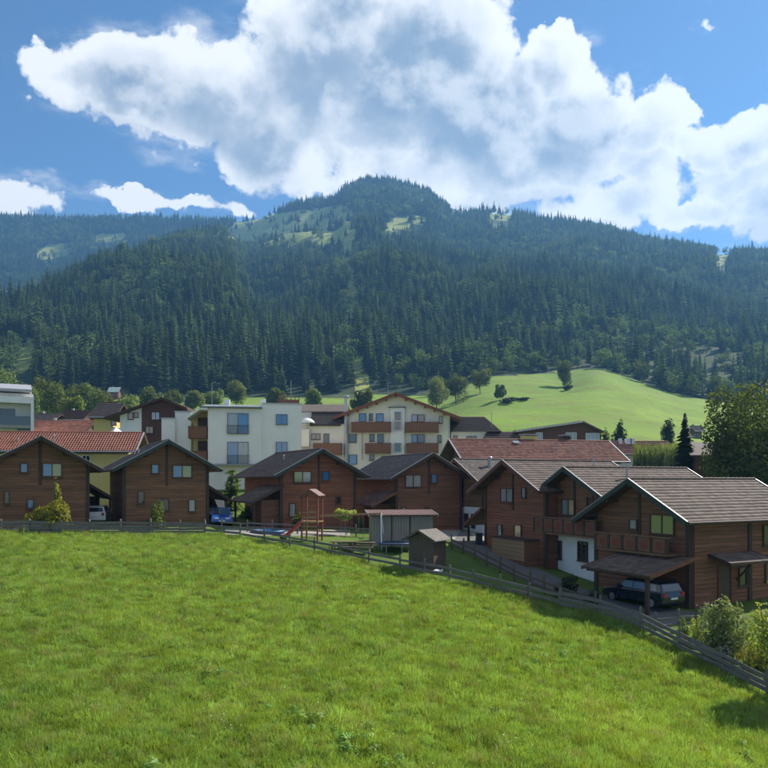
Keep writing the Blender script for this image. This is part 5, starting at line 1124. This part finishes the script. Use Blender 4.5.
# ------------------------------------------------------------------ cars
def car(label, loc, heading, paint, L=4.1, W=1.75, Ht=1.5, cat='car', boxy=False):
    """x forward; body, cabin, panes, wheels, lamps"""
    t = thing('car', label, cat, loc, heading); h = L / 2
    low = [(-h, .35), (-h + .05, .28), (h - .1, .28), (h, .38), (h - .02, .62), (h - .25, .76), (h - 1.0, .90), (-h + .05, .95), (-h - .02, .70)]
    mb = MB(); n = len(low)
    for yy in (): pass
    prof = low; rings = [(-W / 2 + .0, .93), (-W / 2 + .10, 1.0), (W / 2 - .10, 1.0), (W / 2, .93)]; vs = []
    for y, s in rings: vs += [(x * (.985 if s < 1 else 1), y, .6 + (z - .6) * s) for x, z in prof]
    fs = [tuple(range(n)), tuple(range(4 * n - 1, 3 * n - 1, -1))] + [(k * n + i, k * n + (i + 1) % n, (k + 1) * n + (i + 1) % n, (k + 1) * n + i) for k in range(3) for i in range(n)]
    mb.add(vs, fs); mb.build('body', paint, t, bevel=.03)
    rb = -h + (.12 if boxy else .30); cab = [(-h + .10, .93), (h - 1.15, .90), (h - 1.75, Ht - .04), (h - 2.1, Ht), (rb + .25, Ht - .02), (rb, Ht - .12)]
    mb = MB(); n = len(cab); vs = []
    for y0, y1 in ((-W / 2 + .06, -W / 2 + .22), (W / 2 - .06, W / 2 - .22)): vs += [(x, y0 + (y1 - y0) * max(0, (z - .9) / (Ht - .9)), z) for x, z in cab]
    mb.add(vs, [tuple(range(n)), tuple(range(2 * n - 1, n - 1, -1))] + [(i, i + n, (i + 1) % n + n, (i + 1) % n) for i in range(n)]); cb = mb.build('cabin', paint, t, bevel=.03)
    def pane(pts, name='window'): m = MB(); m.add(pts, [(0, 1, 2, 3)]); ob = m.build(name, 'glass_dark', cb); s = ob.modifiers.new('solid', 'SOLIDIFY'); s.thickness = .012; s.offset = 0
    yi = lambda z: W / 2 - .06 - .16 * (z - .9) / (Ht - .9)
    e = .018
    pane([(h - 1.20 + e, -yi(.96) + .10, .97), (h - 1.20 + e, yi(.96) - .10, .97), (h - 1.72 + e, yi(Ht - .08) - .08, Ht - .07), (h - 1.72 + e, -yi(Ht - .08) + .08, Ht - .07)], 'windscreen')
    x0 = -h + .115; x1 = rb - .0
    pane([(-h + .11 + (rb + h - .10) * .15 - e, -yi(1.0) + .10, 1.0), (-h + .11 + (rb + h - .10) * .15 - e, yi(1.0) - .10, 1.0), (rb - e + .0, yi(Ht - .16) - .1, Ht - .16), (rb - e, -yi(Ht - .16) + .1, Ht - .16)], 'rear_window')
    for s in (-1, 1):
        for a, b, c, d in ((h - 1.35, h - 1.85, -.02 * L + .05, -.02 * L + .05), (-.02 * L - .05, -.02 * L - .05, -h + .45, rb + .35)):
            pane([(a, s * (yi(.98) + .008), .98), (c, s * (yi(.98) + .008), .98), (d, s * (yi(Ht - .1) + .008), Ht - .1), (b, s * (yi(Ht - .1) + .008), Ht - .1)], 'side_window')
        for x in (-h + .78, h - .82):
            w = MB().tube((x, s * (W / 2 - .2), .32), (x, s * (W / 2 + .012), .32), .32, n=16).build('wheel', 'tyre', t); MB().tube((x, s * (W / 2 + .010), .32), (x, s * (W / 2 + .022), .32), .21, n=12).build('rim', 'rim', w)
        MB().box(h - .20, h + .012, s * (W / 2 - .42) - .16, s * (W / 2 - .42) + .2, .60, .72).build('headlight', 'lamp_clear', t, bevel=.02)
        MB().box(-h - .03, -h + .1, s * (W / 2 - .2) - .1, s * (W / 2 - .2) + .12, .68, .92).build('tail_light', 'tail_red', t, bevel=.02)
        MB().box(h - 1.45, h - 1.28, s * (W / 2 + .02) - .08, s * (W / 2 + .02) + .10, .95, 1.08).build('mirror', paint, t, bevel=.02)
    MB().box(-h - .035, -h + .02, -.26, .26, .55, .66).build('number_plate', 'frame_white', t); MB().box(h - .05, h + .03, -.26, .26, .40, .50).build('number_plate', 'frame_white', t)
    return t
def on_ground(px, Y): x = (px - CX) / F * Y; return (x, Y, H(x, Y))
car('white hatchback seen from behind under the left carport', on_ground(98.5, 63.0), R(102), 'paint_white')
car('blue car facing the meadow beside the green-trimmed chalet', on_ground(222, 65.0), R(-78), 'paint_blue')
car('pale silver van parked behind the blue car', on_ground(216, 72.0), R(-80), 'paint_silver', 4.8, 1.9, 2.1, boxy=True)
c = FG.o + FG.u * 1.5 + FG.r * (-.45); car('black car in the carport of the nearest chalet', (c.x, c.y, H(c.x, c.y) + .02), math.atan2(FG.u.y, FG.u.x) + math.pi, 'paint_dark', 4.5, 1.8, 1.5)
c = FG.o + FG.u * 3.3 + FG.r * 6.5

# ------------------------------------------------------------------ playground
p0 = ground_hit(312, 541); Yp = p0.y; k = Yp / F
t = thing('play_tower', 'wooden playground tower with small red roof, ladder and slide', 'playground', p0, R(-12)); hT = (541 - 489) * k
for x, y in ((-.62, -.6), (.62, -.6), (-.62, .6), (.62, .6)): MB().box(x - .055, x + .055, y - .055, y + .055, -.3, hT - .45).build('post', 'panel_red', t)
MB().box(-.7, .7, -.7, .7, 1.45, 1.53).build('platform', 'light_wood', t)
rf = MB().prism([(-.95, hT - .75), (.05, hT - .05), (.05, hT - .0), (-1.0, hT - .70)], -.85, .85).build('roof', 'sheet_red', t); MB().prism([(.05, hT - .05), (.8, hT - .55), (.82, hT - .50), (.05, hT)], -.85, .85).build('roof', 'sheet_red', t)
for i in range(5): z = .25 + i * .28; MB().box(-.56, .56, -.64, -.56, z, z + .07).build('rung', 'light_wood', t)
for z in (1.75, 2.15): MB().box(-.56, .56, -.66, -.60, z, z + .1).build('guard_rail', 'light_wood', t); MB().box(-.56, .56, .6, .66, z, z + .1).build('guard_rail', 'light_wood', t)
for i in range(5): x = -.48 + i * .24; MB().box(x - .05, x + .05, .56, .595, 1.54, 2.25).build('guard_board', 'panel_wood', t)
sl = MB()
for a, b in (((-.7, 1.5), (-1.5, .75)), ((-1.5, .75), (-2.0, .32)), ((-2.0, .32), (-2.5, .22))):
    sl.beam((a[0], 0, a[1]), (b[0], 0, b[1]), .48, .05)
    for s in (-1, 1): sl.beam((a[0], s * .26, a[1] + .1), (b[0], s * .26, b[1] + .1), .05, .2)
sl.build('slide', 'plastic_red', t, bevel=.01)
pA = at_y(320, 516, Yp); pB = at_y(381, 513.5, Yp - 1.0); zg = H(pB.x, pB.y)
t = thing('swing', 'wooden swing beam running from the tower to white splayed legs', 'swing', (pB.x, pB.y, zg)); o_ = Vector((pB.x, pB.y, zg))
MB().beam(pA - o_, pB - o_, .12, .14).build('beam', 'light_wood', t)
for s in (-1, 1): MB().beam(pB - o_, Vector((.35 if s > 0 else .05, s * .95, -.2)), .09, .09).build('leg', 'frame_white', t)
for f_ in (.38, .68):
    q = pA.lerp(pB, f_) - o_; zs = H(q.x + o_.x, q.y + o_.y) - zg + .5
    st = MB().box(q.x - .2, q.x + .2, q.y - .1, q.y + .1, zs, zs + .04).build('seat', 'plastic_black', t)
    for s in (-.18, .18): MB().tube((q.x + s, q.y, zs), (q.x + s, q.y, q.z), .012, n=5).build('rope', 'zinc', st)
def picnic(label, p, rz):
    t = thing('picnic_table', label, 'table', p, rz)
    for i in range(4): MB().box(-1.0, 1.0, -.36 + i * .185, -.36 + i * .185 + .17, .70, .75).build('tabletop_board', 'shed_wood', t)
    for s in (-1, 1): MB().box(-1.0, 1.0, s * .78 - .13, s * .78 + .13, .42, .47).build('bench', 'shed_wood', t)
    for x in (-.75, .75):
        for s in (-1, 1): MB().beam((x, s * .28, .70), (x, s * .72, -.1), .06, .1).build('leg', 'shed_wood', t)
        MB().box(x - .035, x + .035, -.8, .8, .36, .42).build('crossbar', 'shed_wood', t)
p = ground_hit(344, 552); picnic('weathered picnic table beside the meadow fence, the left one', p, R(-6)); p = ground_hit(361, 552.5); picnic('weathered picnic table beside the meadow fence, the right one', p, R(-10))
# flat-roofed shed
p = ground_hit(404, 547); fr = Fr(p.x, p.y, p.z, -6); fr.o = p; t = thing('shed', 'pale boarded playground shed with flat reddish sheet roof', 'shed', p, fr.rz)
a = fr.rect(372, 516, 433, 545, 0); zt_ = a[3]; MB().box(a[0], a[1], 0, 2.6, -.5, zt_).build('wall', 'pale_board', t)
q = MB(); n = int((a[1] - a[0]) / .2)
for i in range(n): x = a[0] + (a[1] - a[0]) * i / n; q.box(x, x + .175, -.03 - .012 * (i % 2), 0, -.3, zt_ - .03)
q.build('boards', 'pale_board', t, kind='stuff')
rf = MB().prism([(-.4, zt_ + .05), (3.0, zt_ + .30), (3.0, zt_ + .36), (-.4, zt_ + .11)], a[0] - .25, a[1] + .3, axis='x').build('roof', 'sheet_red', t); q = MB()
for i in range(22): x = a[0] - .2 + (a[1] - a[0] + .4) * i / 21; q.beam((x, -.4, zt_ + .125), (x, 3.0, zt_ + .375), .05, .03)
q.build('roof_ribs', 'sheet_red', rf, kind='stuff')
for x in (a[0] + (a[1] - a[0]) * .32, a[0] + (a[1] - a[0]) * .62): MB().box(x - .04, x + .04, -.075, -.035, -.2, zt_ - .02).build('door_post', 'beam_wood', t)
for x in (a[0] - .28, a[1] + .33): MB().beam((x, -.42, zt_ + .06), (x, 3.02, zt_ + .31), .05, .16).build('fascia', 'flashing', rf)
# hut
p = ground_hit(419, 570); fr = Fr(p.x, p.y, p.z, 35); fr.o = p; t = thing('hut', 'small brown wooden hut with grey pitched roof at the fence', 'hut', p, fr.rz)
k = p.y / F; hh = 40 * k
MB().prism([(-.95, -.4), (.95, -.4), (.95, hh - .62), (0, hh - .14), (-.95, hh - .62)], .25, 1.9).build('wall', 'shed_wood', t)
q = MB()
for i in range(11): x = -.95 + i * .173; zt_ = hh - .16 - .505 * max(abs(x), abs(x + .16)); q.box(x, x + .16, .215 - .01 * (i % 2), .25, -.3, zt_)
for i in range(9): y = .26 + i * .18; q.box(-.98, -.95, y, y + .165, -.3, hh - .66); q.box(.95, .98, y, y + .165, -.3, hh - .66)
q.build('boards', 'shed_wood', t, kind='stuff')
for s in (-1, 1): MB().prism([(0, hh - .06), (s * 1.3, hh - .74), (s * 1.3, hh - .68), (0, hh)], -.1, 2.2).build('roof', 'grey_wood', t)
for s in (-1, 1): MB().beam((0, -.12, hh - .05), (s * 1.3, -.12, hh - .73), .04, .14).build('bargeboard', 'shed_wood', t)
# trampoline, blue cover, sundries
p = ground_hit(394, 551); t = thing('trampoline', 'small round trampoline between the shed and the hut', 'trampoline', p)
MB().lathe([(1.15, .55), (1.25, .60), (1.15, .65), (1.05, .60), (1.15, .55)], n=20).build('rim', 'plastic_blue', t, smooth=True); MB().lathe([(.01, .60), (1.06, .60), (1.06, .58), (.01, .58)], n=20).build('mat', 'plastic_black', t)
for i in range(6): a = i * math.pi / 3; MB().tube((1.12 * math.cos(a), 1.12 * math.sin(a), -.1), (1.12 * math.cos(a), 1.12 * math.sin(a), .58), .03).build('leg', 'zinc', t)
p = ground_hit(268, 533); t = thing('pool_cover', 'low blue paddling pool behind the fence beside the slide', 'pool', p)
MB().lathe([(1.25, -.1), (1.40, .08), (1.36, .24), (1.22, .24), (1.18, .06), (.01, .06)], n=20).build('pool_wall', 'plastic_blue', t, smooth=True); MB().lathe([(.01, .15), (1.19, .15), (1.19, .12), (.01, .12)], n=20).build('water', 'glass_sky_tint', t)
p = ground_hit(437, 574); t = thing('sack', 'white sack lying at the foot of the small hut', 'sack', p, .4)
import bmesh
b = bmesh.new(); bmesh.ops.create_icosphere(b, subdivisions=3, radius=1)
for v in b.verts: v.co = Vector((v.co.x * .33, v.co.y * .22, .13 + v.co.z * .16)) * (1 + .10 * math.sin(v.co.x * 5) * math.cos(v.co.y * 6 + v.co.z * 4))
me = bpy.data.meshes.new('sack_body'); b.to_mesh(me); b.free(); me.materials.append(M['canvas_white']); o = bpy.data.objects.new('sack_body', me); link(o, t)
MB().tube((.28, 0, .16), (.42, .02, .22), .05, .08, 8).build('sack_neck', 'canvas_white', t)
def planks(label, p, rz, m, n, L):
    t = thing('plank_stack', label, 'planks', p, rz); g = random.Random(3)
    for i in range(n): x = g.uniform(-.1, .1); MB().box(-L / 2 + x, L / 2 + x, (i % 3) * .2 - .3, (i % 3) * .2 - .12, .0 + (i // 3) * .05, .045 + (i // 3) * .05).build('plank', m, t)
planks('stack of grey planks lying below the fence', ground_hit(512, 593) + Vector((0, 0, .06)), R(-12), 'shed_wood', 6, 2.0); planks('stack of brownish boards lying below the fence', ground_hit(538, 600) + Vector((0, 0, .06)), R(-14), 'panel_wood', 6, 1.5)
# storage box at chalet E and bin
fr = FE; a = fr.rect(497, 545, 522, 556, .1); t = thing('storage_box', 'light wooden storage box standing against the red-brown chalet', 'box', fr.o, fr.rz)
zt_ = 1.25; MB().box(a[0] - .1, a[1] + .8, -.25, .9, -.6, zt_).build('body', 'log_wood', t)
for i in range(5): z = -.2 + i * .29; MB().box(a[0] - .08, a[1] - .02 + .8, -.29, -.252, z, z + .27).build('board', 'light_wood', t)
MB().box(a[0] - .2, a[1] + .95, -.38, .92, zt_, zt_ + .08).build('lid', 'beam_wood', t)
p = ground_hit(479, 545); t = thing('waste_bin', 'black waste bin beside the drive at the red-brown chalet', 'bin', p)
MB().prism([(-.25, -.25), (.25, -.25), (.25, .25), (-.25, .25)], 0, .85, axis='z').build('body', 'plastic_black', t, bevel=.03); MB().box(-.28, .28, -.3, .28, .852, .92).build('lid', 'plastic_black', t, bevel=.02)
def pole(label, px, py0, py1, Y, m='zinc'): p = at_y(px, py0, Y); z = H(p.x, p.y); t = thing('lamp_post', label, 'pole', (p.x, p.y, z)); h = ZC + (YH - py1) / F * Y - z; MB().tube((0, 0, -.2), (0, 0, h), .07, .045).build('post', m, t); MB().tube((0, 0, h), (.5, 0, h + .1), .04).tube((.4, 0, h + .08), (.75, 0, h + .12), .08, .05).build('arm', m, t)
pole('thin street lamp post above the annex roofs', 184, 440, 396, 125); pole('thin lamp post rising above the cream flats', 212, 420, 383, 140)
build_haze()
